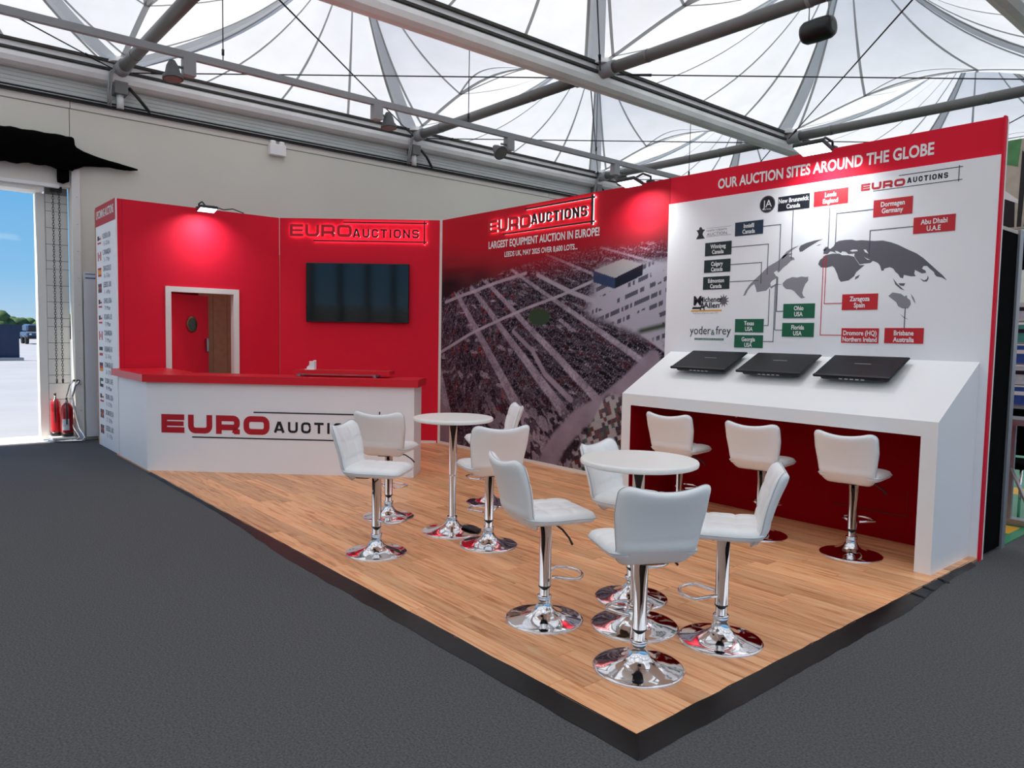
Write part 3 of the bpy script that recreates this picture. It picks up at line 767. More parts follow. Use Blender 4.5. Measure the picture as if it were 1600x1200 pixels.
TAGS = [('New Brunswick|Canada',-3.321,2.694,-3.045,2.574,'print_navy'),('Leeds|England',-3.01,2.696,-2.733,2.576,'print_tagred'),('Innisfil|Canada',-3.723,2.524,-3.451,2.406,'print_blue'),
 ('Winnipeg|Canada',-4.027,2.372,-3.753,2.253,'print_darkgreen'),('Calgary|Canada',-4.031,2.216,-3.757,2.102,'print_darkgreen'),('Edmonton|Canada',-4.036,2.065,-3.76,1.95,'print_darkgreen'),
 ('Dormagen|Germany',-2.534,2.568,-2.255,2.442,'print_tagred'),('Abu Dhabi|U.A.E',-2.242,2.408,-1.965,2.291,'print_tagred'),('Zaragoza|Spain',-2.741,1.869,-2.468,1.747,'print_tagred'),
 ('Dromore (HQ)|Northern Ireland',-2.734,1.606,-2.449,1.492,'print_tagred'),('Brisbane|Australia',-2.407,1.609,-2.132,1.495,'print_tagred'),('Texas|USA',-3.687,1.682,-3.41,1.566,'print_green'),
 ('Georgia|USA',-3.689,1.543,-3.411,1.432,'print_green'),('Ohio|USA',-3.235,1.805,-2.961,1.687,'print_green'),('Florida|USA',-3.238,1.648,-2.961,1.533,'print_green')]
def flat(pts, mtl, name, parent, w0=0.0, w1=0.001, fr=FP):
    b = MB(); b.T = fr; b.prism(pts, w0, w1); return b.build(name, mtl, parent)
for s, x0, z1, x1, z0, mtl in TAGS:
    t = flat([(x0, z0), (x1, z0), (x1, z1), (x0, z1)], mtl, 'location_tag', mp_panel, 0, 0.003)
    a, b_ = s.split('|'); cx = (x0+x1)/2
    for q, zz in ((a, z1-0.054), (b_, z1-0.103)):
        text_part(q, 'tag_text', FP, cx, zz, None if len(q) < 14 else 0.262, 0.037, 0.0045, 'print_white', t, bold=0.024, stretch=0.80)
LAND = {'eurasia': [(-2.911,2.196),(-2.907,2.229),(-2.885,2.244),(-2.856,2.231),(-2.828,2.251),(-2.818,2.277),(-2.791,2.288),(-2.741,2.292),(-2.687,2.29),(-2.654,2.279),(-2.611,2.279),(-2.568,2.272),(-2.516,2.265),(-2.454,2.263),(-2.392,2.244),(-2.342,2.222),(-2.281,2.187),(-2.212,2.151),(-2.162,2.113),(-2.113,2.065),(-2.064,2.017),(-2.026,1.981),(-1.999,1.945),(-2.034,1.968),(-2.067,1.976),(-2.082,1.993),(-2.087,2.009),(-2.111,2.03),(-2.136,2.056),(-2.159,2.055),(-2.168,2.038),(-2.144,2.022),(-2.138,2.006),(-2.166,2.003),(-2.186,2.014),(-2.215,2.031),(-2.219,2.005),(-2.208,1.985),(-2.242,1.986),(-2.291,1.999),(-2.295,1.974),(-2.315,1.98),(-2.331,2.006),(-2.351,2.023),(-2.368,2.049),(-2.393,2.061),(-2.433,2.053),(-2.438,2.038),(-2.453,2.038),(-2.465,2.076),(-2.482,2.098),(-2.519,2.116),(-2.539,2.101),(-2.586,2.099),(-2.618,2.095),(-2.647,2.135),(-2.664,2.163),(-2.66,2.181),(-2.709,2.18),(-2.731,2.2),(-2.759,2.205),(-2.77,2.192),(-2.798,2.21),(-2.821,2.214),(-2.801,2.191),(-2.832,2.207),(-2.855,2.212),(-2.877,2.192)],
 'africa': [(-2.894,2.184),(-2.837,2.193),(-2.781,2.189),(-2.758,2.175),(-2.708,2.171),(-2.664,2.157),(-2.646,2.129),(-2.618,2.09),(-2.58,2.088),(-2.611,2.063),(-2.642,2.038),(-2.657,2.007),(-2.699,1.976),(-2.759,1.968),(-2.777,1.991),(-2.79,2.029),(-2.815,2.08),(-2.832,2.095),(-2.877,2.086),(-2.924,2.089),(-2.95,2.116),(-2.938,2.148),(-2.91,2.169)],
 'madagascar': [(-2.646,2.001),(-2.614,2.017),(-2.624,1.994),(-2.65,1.979)],
 'japan': [(-2.179,1.968),(-2.149,1.952),(-2.131,1.961),(-2.126,1.986),(-2.119,1.965),(-2.13,1.943),(-2.154,1.944)],
 'borneo': [(-2.327,1.939),(-2.278,1.937),(-2.287,1.917),(-2.312,1.921)], 'sumatra': [(-2.366,1.977),(-2.335,1.937),(-2.296,1.899),(-2.28,1.884),(-2.307,1.895),(-2.347,1.93)],
 'greenland': [(-2.918,2.314),(-2.958,2.3),(-3.049,2.253),(-3.09,2.228),(-3.112,2.227),(-3.119,2.254),(-3.106,2.277),(-3.059,2.294),(-2.992,2.308)], 'iceland': [(-2.974,2.267),(-2.932,2.276),(-2.949,2.267)],
 'britain': [(-2.915,2.228),(-2.896,2.25),(-2.872,2.249),(-2.882,2.236),(-2.907,2.215)],
 'l_australia': [(-2.393,1.848),(-2.364,1.873),(-2.304,1.861),(-2.278,1.84),(-2.264,1.85),(-2.258,1.829),(-2.238,1.813),(-2.231,1.783),(-2.249,1.752),(-2.288,1.753),(-2.319,1.769),(-2.335,1.8),(-2.382,1.838)],
 'l_new_guinea': [(-2.235,1.859),(-2.213,1.828),(-2.198,1.787),(-2.211,1.8),(-2.226,1.828)], 'l_new_zealand': [(-2.306,1.714),(-2.273,1.689),(-2.24,1.67),(-2.275,1.683)],
 'l_north_america': [(-3.618,1.882),(-3.6,1.925),(-3.563,1.975),(-3.508,2.024),(-3.444,2.076),(-3.39,2.124),(-3.335,2.15),(-3.291,2.172),(-3.256,2.207),(-3.221,2.221),(-3.173,2.22),(-3.207,2.2),(-3.162,2.184),(-3.153,2.167),(-3.183,2.161),(-3.217,2.13),(-3.252,2.108),(-3.278,2.08),(-3.293,2.069),(-3.31,2.086),(-3.336,2.071),(-3.317,2.045),(-3.298,2.033),(-3.311,2.022),(-3.347,2.004),(-3.365,1.984),(-3.359,1.959),(-3.399,1.922),(-3.455,1.916),(-3.488,1.912),(-3.499,1.947),(-3.515,1.982),(-3.543,1.966),(-3.576,1.928),(-3.594,1.89)],
 'l_arctic_islands': [(-3.273,2.183),(-3.231,2.234),(-3.179,2.263),(-3.119,2.279),(-3.17,2.25),(-3.212,2.22),(-3.255,2.182)], 'l_central_america': [(-3.368,1.952),(-3.309,1.973),(-3.25,1.969),(-3.309,1.965),(-3.353,1.937)],
 'l_south_america': [(-3.251,1.979),(-3.22,2.007),(-3.168,2.025),(-3.124,2.019),(-3.09,2.025),(-3.046,2.019),(-3.03,2.022),(-3.028,1.99),(-3.052,1.963),(-3.068,1.923),(-3.075,1.891),(-3.065,1.866),(-3.047,1.854),(-3.081,1.846),(-3.118,1.88),(-3.145,1.909),(-3.172,1.923),(-3.217,1.928),(-3.245,1.954)]}
for k, pts in LAND.items():
    flat(pts, 'print_land_light' if k.startswith('l_') or k == 'britain' else 'print_land', 'landmass', mp_panel)
for pts in ([(-2.699,2.205),(-2.677,2.212),(-2.645,2.209),(-2.637,2.198),(-2.68,2.196)], [(-2.594,2.206),(-2.576,2.204),(-2.555,2.173),(-2.58,2.185)], [(-2.589,2.152),(-2.572,2.14),(-2.54,2.125),(-2.561,2.127)]):
    flat(pts, 'white_panel', 'inland_sea', mp_panel, 0.001, 0.002)
LINES = [[(-3.184,2.572),(-3.184,2.174)],[(-2.874,2.572),(-2.874,2.238)],[(-3.45,2.467),(-3.29,2.467),(-3.29,2.085)],[(-3.751,2.314),(-3.396,2.314),(-3.396,2.057)],[(-3.757,2.163),(-3.453,2.163),(-3.453,1.984)],[(-3.756,2.012),(-3.477,2.012)],[(-2.533,2.503),(-2.817,2.503),(-2.817,2.255)],[(-2.239,2.346),(-2.551,2.346),(-2.551,2.149)],[(-2.74,1.801),(-2.885,1.801),(-2.885,2.177)],[(-2.733,1.551),(-2.907,1.551),(-2.907,2.179)],[(-2.269,1.609),(-2.269,1.757)],[(-3.407,1.626),(-3.368,1.626),(-3.368,1.934)],[(-3.412,1.49),(-3.317,1.49),(-3.317,1.974)],[(-3.233,1.745),(-3.297,1.745),(-3.297,2.031)],[(-3.239,1.588),(-3.306,1.588),(-3.306,2.028)]]
for k, l in enumerate(LINES):
    b = MB(); b.T = FP; b.ribbon(l, 0.0055, 0, 0.0022); b.build('leader_line', 'print_line' if k not in (8, 9) else 'print_tagred', mp_panel)
# partner marks on the panel
def circle(cx, cz, r, n=36): return [(cx+r*math.cos(2*PI*k/n), cz+r*math.sin(2*PI*k/n)) for k in range(n)]
bd = flat(circle(-3.421, 2.648, 0.072), 'print_black', 'round_badge', mp_panel)
b = MB(); b.T = FP; b.ribbon(circle(-3.421, 2.648, 0.067), 0.003, 0.001, 0.0018, True); b.build('badge_ring', 'print_grey', bd)
text_part('JA', 'badge_text', FP, -3.421, 2.625, 0.085, 0.062, 0.003, 'print_white', bd)
text_part('AUCTIONS', 'badge_text', FP, -3.421, 2.600, 0.07, 0.014, 0.003, 'print_white', bd)
ik = flat([(-4.13, 2.415), (-4.035, 2.415), (-4.05, 2.435), (-4.062, 2.455), (-4.055, 2.475), (-4.035, 2.495), (-4.065, 2.50), (-4.072, 2.515), (-4.085, 2.525), (-4.098, 2.515), (-4.10, 2.50), (-4.128, 2.495), (-4.112, 2.475), (-4.105, 2.455), (-4.118, 2.435)], 'print_black', 'stone_figure_mark', mp_panel)
text_part('NORTH TORONTO', 'mark_text', FP, -3.91, 2.472, 0.21, 0.018, 0.002, 'print_grey', mp_panel)
text_part('AUCTION', 'mark_text', FP, -3.91, 2.435, 0.21, 0.028, 0.002, 'print_grey', mp_panel)
for zz in (2.502, 2.427): flat([(-4.02, zz), (-3.76, zz), (-3.76, zz+0.002), (-4.02, zz+0.002)], 'print_grey', 'mark_rule', mp_panel)
# maple leaf mark with italic lettering
leaf_pts = []
for k in range(22):
    a = 2*PI*k/22; r = 0.062 if k % 2 == 0 else 0.030
    leaf_pts.append((-3.815+r*math.sin(a), 1.846+r*math.cos(a)))
flat(leaf_pts, 'print_land', 'leaf_mark', mp_panel)
text_part('Michener', 'mark_text', FP, -3.95, 1.838, 0.24, 0.05, 0.0025, 'print_black', mp_panel, bold=0.02)
text_part('M', 'mark_text', FP, -4.09, 1.812, 0.085, 0.085, 0.0028, 'print_black', mp_panel, bold=0.03)
text_part('Allen', 'mark_text', FP, -3.94, 1.785, 0.17, 0.05, 0.0025, 'print_black', mp_panel, bold=0.02)
text_part('A', 'mark_text', FP, -4.035, 1.768, 0.055, 0.07, 0.003, 'print_black', mp_panel, bold=0.03)
flat([(-4.15, 1.775), (-4.06, 1.775), (-4.055, 1.795), (-4.14, 1.795)], 'print_black', 'mark_bar', mp_panel)
flat([(-4.16, 1.752), (-3.83, 1.752), (-3.83, 1.766), (-4.155, 1.766)], 'print_amber', 'mark_bar', mp_panel)
text_part('Real Deals & Service since 1971', 'mark_text', FP, -4.0, 1.732, 0.27, 0.014, 0.0025, 'print_grey', mp_panel)
text_part('yoder', 'mark_text', FP, -4.05, 1.545, 0.225, 0.078, 0.0025, 'print_black', mp_panel)
text_part('&', 'mark_text', FP, -3.913, 1.540, 0.04, 0.05, 0.0025, 'print_green', mp_panel)
text_part('frey', 'mark_text', FP, -3.805, 1.545, 0.155, 0.078, 0.0025, 'print_black', mp_panel)
flat([(-4.11, 1.492), (-3.80, 1.492), (-3.80, 1.510), (-4.11, 1.510)], 'print_green', 'mark_bar', mp_panel)
text_part('HEAVY EQUIPMENT AUCTIONS', 'mark_text', FP, -3.955, 1.496, 0.29, 0.010, 0.002, 'print_white', mp_panel)

# --- wordmark with frame bars
def rr(x0, x1, y0, y1, r, n=4):
    out = []
    for cx, cy, a0 in ((x1-r, y1-r, 0), (x0+r, y1-r, 90), (x0+r, y0+r, 180), (x1-r, y0+r, 270)):
        for k in range(n+1):
            a = math.radians(a0+90*k/n); out.append((cx+r*math.cos(a), cy+r*math.sin(a)))
    return out
def glyph(b, ch, x0, x1, y0, y1, wd, z0, z1):
    h = wd/2; r = (y1-y0)*0.24; X0, X1, Y0_, Y1 = x0+h, x1-h, y0+h, y1-h; ym = (y0+y1)/2
    q = rr(X0, X1, Y0_, Y1, r)          # 0-4 top right, 5-9 top left, 10-14 bottom left, 15-19 bottom right
    if ch == 'E':
        b.ribbon([(x1, Y1), (X0, Y1), (X0, Y0_), (x1, Y0_)], wd, z0, z1); b.ribbon([(X0+h, ym), (x1-0.03*(x1-x0), ym)], wd*0.8, z0, z1)
    elif ch == 'U': b.ribbon([(X0, y1)]+q[10:15]+q[15:20]+[(X1, y1)], wd, z0, z1)
    elif ch == 'O': b.ribbon(q, wd, z0, z1, True)
    elif ch == 'R':
        yl = y0+(y1-y0)*0.36
        p = rr(X0, X1, yl, Y1, r*0.8)
        b.ribbon([(X0, y0), (X0, Y1)]+p[0:5][::-1]+p[15:20][::-1]+[(X0+h, yl)], wd, z0, z1)
        b.ribbon([(X1-(x1-x0)*0.16, yl-h*0.8), (X1, yl-h*1.4), (X1, y0)], wd, z0, z1)
    elif ch == 'A':
        xm = (x0+x1)/2
        b.ribbon([(x0+h*1.1, y0), (xm-h*0.25, y1)], wd*1.1, z0, z1); b.ribbon([(xm+h*0.25, y1), (x1-h*1.1, y0)], wd*1.1, z0, z1); b.ribbon([(x0+(x1-x0)*0.27, y0+(y1-y0)*0.27), (x1-(x1-x0)*0.27, y0+(y1-y0)*0.27)], wd*0.85, z0, z1)
    elif ch == 'C': b.ribbon([(X1, y1-(y1-y0)*0.34)]+q[0:5]+q[5:10]+q[10:15]+q[15:20]+[(X1, y0+(y1-y0)*0.34)], wd, z0, z1)
    elif ch == 'T':
        b.ribbon([(x0, Y1), (x1, Y1)], wd, z0, z1); b.ribbon([((x0+x1)/2, Y1-h), ((x0+x1)/2, y0)], wd, z0, z1)
    elif ch == 'I': b.ribbon([((x0+x1)/2, y0), ((x0+x1)/2, y1)], wd, z0, z1)
    elif ch == 'N':
        b.ribbon([(X0, y0), (X0, y1)], wd, z0, z1); b.ribbon([(X0, y1-h*0.7), (X1, y0+h*0.7)], wd, z0, z1); b.ribbon([(X1, y0), (X1, y1)], wd, z0, z1)
    elif ch == 'S':
        t = rr(X0, X1, ym, Y1, r*0.75); s = rr(X0, X1, Y0_, ym, r*0.75)
        b.ribbon([(X1, y1-(y1-y0)*0.30)]+t[0:5]+t[5:10]+t[10:15]+s[0:5][::-1]+s[15:20][::-1]+s[10:15][::-1]+[(X0, y0+(y1-y0)*0.30)], wd, z0, z1)
def wordmark(parent, fr, u0, uO, uA, uS, ve, vet, va, vat, top, bot, bars, z0, z1, wd_e, wd_a, wd_b, lit=False):
    """EURO from u0..uO between ve..vet, AUCTIONS from uA..uS between va..vat, bars=(top left, bottom left, right, vertical u)"""
    def letters(s, a, b_, y0, y1, wd, mtl, widths):
        tot = sum(widths); gap = (b_-a)*0.035; avail = (b_-a)-gap*(len(s)-1); u = a
        for ch, wq in zip(s, widths):
            wl = avail*wq/tot
            m = MB(); m.T = fr; glyph(m, ch, u, u+wl, y0, y1, wd, z0, z1); o = m.build('letter', mtl, parent)
            if lit:
                e = MB(); e.T = fr; glyph(e, ch, u+wd*0.12, u+wl-wd*0.12, y0+wd*0.12, y1-wd*0.12, wd*0.7, z0-0.014, z0-0.001); e.build('light_backing', 'led_strip', o)
            u += wl+gap
    letters('EURO', u0, uO, ve, vet, wd_e, 'print_red', (1, 1.05, 1.03, 1.12))
    letters('AUCTIONS', uA, uS, va, vat, wd_a, 'print_black', (1.12, 1, 1, 0.95, 0.3, 1.05, 1, 0.98))
    tl, bl, rx, vu = bars
    for p in ([(tl, top), (rx, top)], [(bl, bot), (rx, bot)], [(vu, bot-(top-bot)*0.13), (vu, top+(top-bot)*0.13)]):
        m = MB(); m.T = fr; m.ribbon(p, wd_b, z0, z1+0.0004*(p[0][0] == vu)); o = m.build('frame_bar', 'print_black', parent)
        if lit:
            e = MB(); e.T = fr; e.ribbon(p, wd_b*0.7, z0-0.014, z0-0.001); e.build('light_backing', 'led_strip', o)
# printed on the map panel
wordmark(mp_panel, FP, -2.636, -2.316, -2.302, -2.029, 2.650, 2.704, 2.664, 2.703, 2.728, 2.640, (-2.362, -2.544, -1.937, -1.960), 0.0, 0.0012, 0.0165, 0.0085, 0.005)
# illuminated raised signs
ls = empty('illuminated_sign', (-6.28, Y0-0.03, 2.85)); tag(ls, 'backlit raised wordmark sign on the aerial photo wall', 'sign')
FM2 = frame((0, Y0-0.002, 0), (1, 0))
wordmark(ls, FM2, -7.171, -6.40, -6.385, -5.507, 2.748, 2.898, 2.778, 2.888, 2.962, 2.712, (-6.498, -6.884, -5.398, -5.432), 0.024, 0.042, 0.034, 0.020, 0.017, True)
ls2 = empty('illuminated_sign', A+TD*1.08+Vector((0, 0, 2.85))); tag(ls2, 'backlit raised wordmark sign above the television', 'sign')
wordmark(ls2, FT, 0.155, 0.985, 0.998, 1.884, 2.775, 2.935, 2.772, 2.885, 2.970, 2.722, (0.867, 0.47, 1.995, 1.958), 0.024, 0.042, 0.036, 0.020, 0.017, True)

# --- television
tv = empty('television', A+TD*1.07+Vector((0, 0, 1.64))); tag(tv, 'large black flat screen television mounted on the red wall', 'television')
b = MB(); b.T = FT; b.rbox(0.376, 1.762, 1.638, 2.428, 0.03, 0.062, 0.006); cs = b.build('casing', 'black_plastic', tv)
b = MB(); b.T = FT; b.box(0.388, 1.75, 1.655, 2.416, 0.0622, 0.0632); b.build('screen', 'tv_screen', tv)
b = MB(); b.T = FT; b.box(0.75, 1.40, 1.80, 2.25, 0.0, 0.03); b.build('wall_bracket', 'black_plastic', tv)

#================================================================== COUNTER
CA = Vector((-8.31, 2.105, 0)); CB = Vector((-6.372, 4.15, 0)); CDv = (CB-CA).normalized(); CL = (CB-CA).length
FC = frame(CA, CDv); nC = Vector((FC[0][2], FC[1][2], 0)); back = -nC
ct = empty('reception_counter', (CA+CB)/2); tag(ct, 'long angled white reception counter with red top and wordmark', 'counter')
CHT = 0.952
depth = 0.42
cpts = [(-9.50, 2.108), (CA.x, CA.y), (CB.x, CB.y), (CB.x+back.x*depth, CB.y+back.y*depth), (CA.x+back.x*depth+CDv.x*0.25, CA.y+back.y*depth+CDv.y*0.25), (-8.62, 2.62), (-9.50, 2.62)]
MB().prism(cpts, PZ, CHT).build('body', 'white_panel', ct)
ov = 0.045
tp = [(-9.64, 2.108-ov), (CA.x+0.018, CA.y-ov), (CB.x+nC.x*ov+CDv.x*ov, CB.y+nC.y*ov+CDv.y*ov), (CB.x+back.x*(depth+.03)+CDv.x*ov, CB.y+back.y*(depth+.03)+CDv.y*ov), (CA.x+back.x*(depth+.03)+CDv.x*0.25, CA.y+back.y*(depth+.03)+CDv.y*0.25), (-8.62, 2.66), (-9.64, 2.66)]
MB().prism(tp, CHT+0.001, CHT+0.078).build('counter_top', 'red_gloss', ct)
b = MB(); b.T = FC
wordmark(ct, FC, 0.158, 1.307, 1.352, 2.36, 0.424, 0.618, 0.452, 0.566, 0.658, 0.384, (1.139, 0.485, 2.50, 2.46), 0.0, 0.003, 0.060, 0.024, 0.013)
# raised red shelf on steel supports behind the counter
rs = empty('counter_shelf', (-7.9, 4.3, 1.03)); tag(rs, 'red raised shelf on steel feet at the rear of the counter', 'shelf')
FR = frame(CA+back*0.26+CDv*1.50, CDv)
b = MB(); b.T = FR; b.box(0, 1.02, 1.062, 1.10, -0.19, 0.09); b.build('shelf_board', 'red_gloss', rs)
b = MB(); b.T = FR; b.box(0.01, 0.86, 1.050, 1.0615, 0.03, 0.05); b.build('support_rail', 'brushed_steel', rs)
for u in (0.03, 0.84):
    for v in (0.04, -0.12):
        b = MB(); b.T = FR; b.box(u, u+0.03, CHT+0.079, 1.0615, v-0.012, v+0.012); b.build('foot', 'brushed_steel', rs)
ch_ = empty('card_holder', (-7.0, 3.7, 1.1)); tag(ch_, 'small white card holder standing on the red raised shelf', 'card holder')
b = MB(); b.T = FR @ Matrix.Translation((0.10, 0, 0)); b.prism([(0.0, 1.101), (0.10, 1.101), (0.10, 1.20), (0.075, 1.20), (0.012, 1.135), (0.0, 1.125)], -0.05, -0.042); b.build('back_plate', 'white_laminate', ch_)
b = MB(); b.T = FR @ Matrix.Translation((0.10, 0, 0)); b.box(0.0, 0.10, 1.101, 1.107, -0.042, 0.03); b.build('base', 'white_laminate', ch_)
b = MB(); b.T = FR @ Matrix.Translation((0.10, 0, 0)); b.box(0.045, 0.10, 1.107, 1.19, -0.025, 0.015); b.build('card_stack', 'print_white', ch_)

#================================================================== DESK
dk = empty('sloped_desk', (-3.08, 5.4, PZ)); tag(dk, 'long white sloped display desk below the world map panel', 'desk')
dx0, dx1, yf, yb, zf, zbk = -4.375, -1.762, 5.06, Y0-0.017, 1.004, 1.378
def side_profile(x0, x1, name):
    b = MB(); pr = [(yf, PZ), (yb, PZ), (yb, zbk-0.001), (yf, zf-0.001)]
    b.add([(x0, y, z_) for y, z_ in pr]+[(x1, y, z_) for y, z_ in pr], [(3,2,1,0),(4,5,6,7),(0,1,5,4),(1,2,6,5),(2,3,7,6),(3,0,4,7)])
    return b.build(name, 'white_laminate', dk)
side_profile(dx0, dx0+0.1, 'side_panel'); side_profile(dx1-0.1, dx1, 'side_panel')
b = MB(); x0, x1 = dx0+0.1, dx1-0.1
pr = [(yf, zf-0.1), (yf+0.05, zf-0.1), (yb, zbk-0.1), (yb, zbk-0.001), (yf, zf-0.001)]
b.add([(x0, y, z_) for y, z_ in pr]+[(x1, y, z_) for y, z_ in pr], [(4,3,2,1,0),(5,6,7,8,9)]+[(i, (i+1) % 5, 5+(i+1) % 5, 5+i) for i in range(5)])
b.build('sloped_top', 'white_laminate', dk)
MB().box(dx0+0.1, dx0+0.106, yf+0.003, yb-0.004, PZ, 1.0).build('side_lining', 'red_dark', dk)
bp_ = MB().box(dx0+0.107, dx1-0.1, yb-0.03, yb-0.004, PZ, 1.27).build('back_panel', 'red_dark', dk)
MB().box(-2.72, -2.17, yb-0.0325, yb-0.0298, 0.22, 0.225).build('access_hatch', 'print_black', dk)
MB().box(-2.173, -2.17, yb-0.0325, yb-0.0298, 0.22, 0.42).build('access_hatch', 'print_black', dk)
MB().lathe([(0.008, 0), (0.008, 0.004)], 10, (-3.62, yb-0.033, 0.82)).build('cable_hole', 'print_white', dk)

# monitors lying on the slope
sl = math.atan2(zbk-zf, yb-yf)
mon_lbl = ['black flat monitor on the sloped desk nearest the aerial photo wall', 'charcoal flat monitor in the middle of the sloped desk', 'black flat monitor on the sloped desk nearest its open end']
for k, (xm, lab, mt) in enumerate(((-3.79, mon_lbl[0], 'monitor_black'), (-3.13, mon_lbl[1], 'monitor_grey'), (-2.468, mon_lbl[2], 'monitor_black'))):
    ymid = 5.535; zs = zf+(zbk-zf)*(ymid-yf)/(yb-yf)
    r = empty('monitor', (xm, ymid, zs)); tag(r, lab, 'monitor', 'monitors on the sloped desk')
    T = Matrix.Translation((xm, ymid, zs)) @ Matrix.Rotation(sl, 4, 'X')
    T2 = T @ Matrix.Translation((0, 0, 0.05)) @ Matrix.Rotation(math.radians(-5), 4, 'X')
    b = MB(); b.T = T2; b.rbox(-0.28, 0.28, -0.185, 0.185, 0, 0.016, 0.005); b.build('lid', mt, r)
    b = MB(); b.T = T2; b.rbox(-0.278, 0.278, -0.186, -0.160, 0.0165, 0.019, 0.001); b.build('edge_bezel', 'black_plastic', r)
    b = MB(); b.T = T2; b.rbox(-0.235, 0.262, -0.165, 0.12, -0.028, -0.0005, 0.01); b.build('rear_housing', 'black_plastic', r)
    b = MB(); b.T = T; b.rbox(-0.12, 0.12, -0.10, 0.10, 0.0, 0.026, 0.005); b.build('mount_plate', 'black_plastic', r)
    b = MB(); b.T = T2; b.box(-0.06, 0.06, 0.035, 0.045, 0.0161, 0.0166); b.build('logo_mark', 'print_grey', r)
    for q in range(5):
        b = MB(); b.T = T2; b.box(-0.09+0.04*q, -0.065+0.04*q, -0.167, -0.1645, -0.020, -0.010); b.build('port', 'brushed_steel', r)

#================================================================== STOOLS AND TABLES
def cushion(fmap, n=30, tuft=3, puff=0.010, thick=0.05, back_line=None):
    """closed pillow: fmap(u, v, w) -> point; w is height through the cushion"""
    vs = []; fs = []
    us = np.linspace(-1, 1, n+1)
    def sq(u, v):                            # square to rounded square
        r = 0.30; x, y = u, v
        k = max(abs(u), abs(v))
        if k > 1e-6:
            cu, cv = abs(u)/k, abs(v)/k
            if cu > 1-r and cv > 1-r:
                dx, dy = cu-(1-r), cv-(1-r); d = math.hypot(dx, dy)
                e = r/max(dx, dy)*max(dx, dy)
                # pull the corner on to a circle of radius r
                f = r/d*max(dx, dy)/r if d > 0 else 1
                x = math.copysign(((1-r)+dx*f)*k, u); y = math.copysign(((1-r)+dy*f)*k, v)
        return x, y
    for side in (1, -1):
        for v in us:
            for u in us:
                k = max(abs(u), abs(v)); e = (1-k**7)**0.5 if k < 1 else 0
                h = thick/2*e
                if side > 0:
                    s = 0
                    for q in range(1, tuft):
                        g = -1+2*q/tuft
                        s += math.exp(-((u-g)/0.055)**2)+math.exp(-((v-g)/0.055)**2)
                    h += puff*e*(1-min(1.25, s)*1.0)
                elif back_line is not None:
                    h -= 0.004*math.exp(-((v-back_line)/0.03)**2)*e
                x, y = sq(u, v)
                vs.append(fmap(x, y, side*h))
    m = n+1; o = m*m
    for j in range(n):
        for i in range(n):
            a = j*m+i
            fs.append((a, a+1, a+m+1, a+m)); fs.append((o+a, o+a+m, o+a+m+1, o+a+1))
    rim = [fmap(*sq(u, v), 0) for u, v in [(us[i], -1) for i in range(n)]+[(1, us[i]) for i in range(n)]+[(us[n-i], 1) for i in range(n)]+[(-1, us[n-i]) for i in range(n)]]
    return vs, fs, rim
def weld(o):
    import bmesh
    bm = bmesh.new(); bm.from_mesh(o.data); bmesh.ops.remove_doubles(bm, verts=bm.verts, dist=1e-5)
    bmesh.ops.recalc_face_normals(bm, faces=bm.faces); bm.to_mesh(o.data); bm.free()
    o.data.polygons.foreach_set('use_smooth', [True]*len(o.data.polygons))

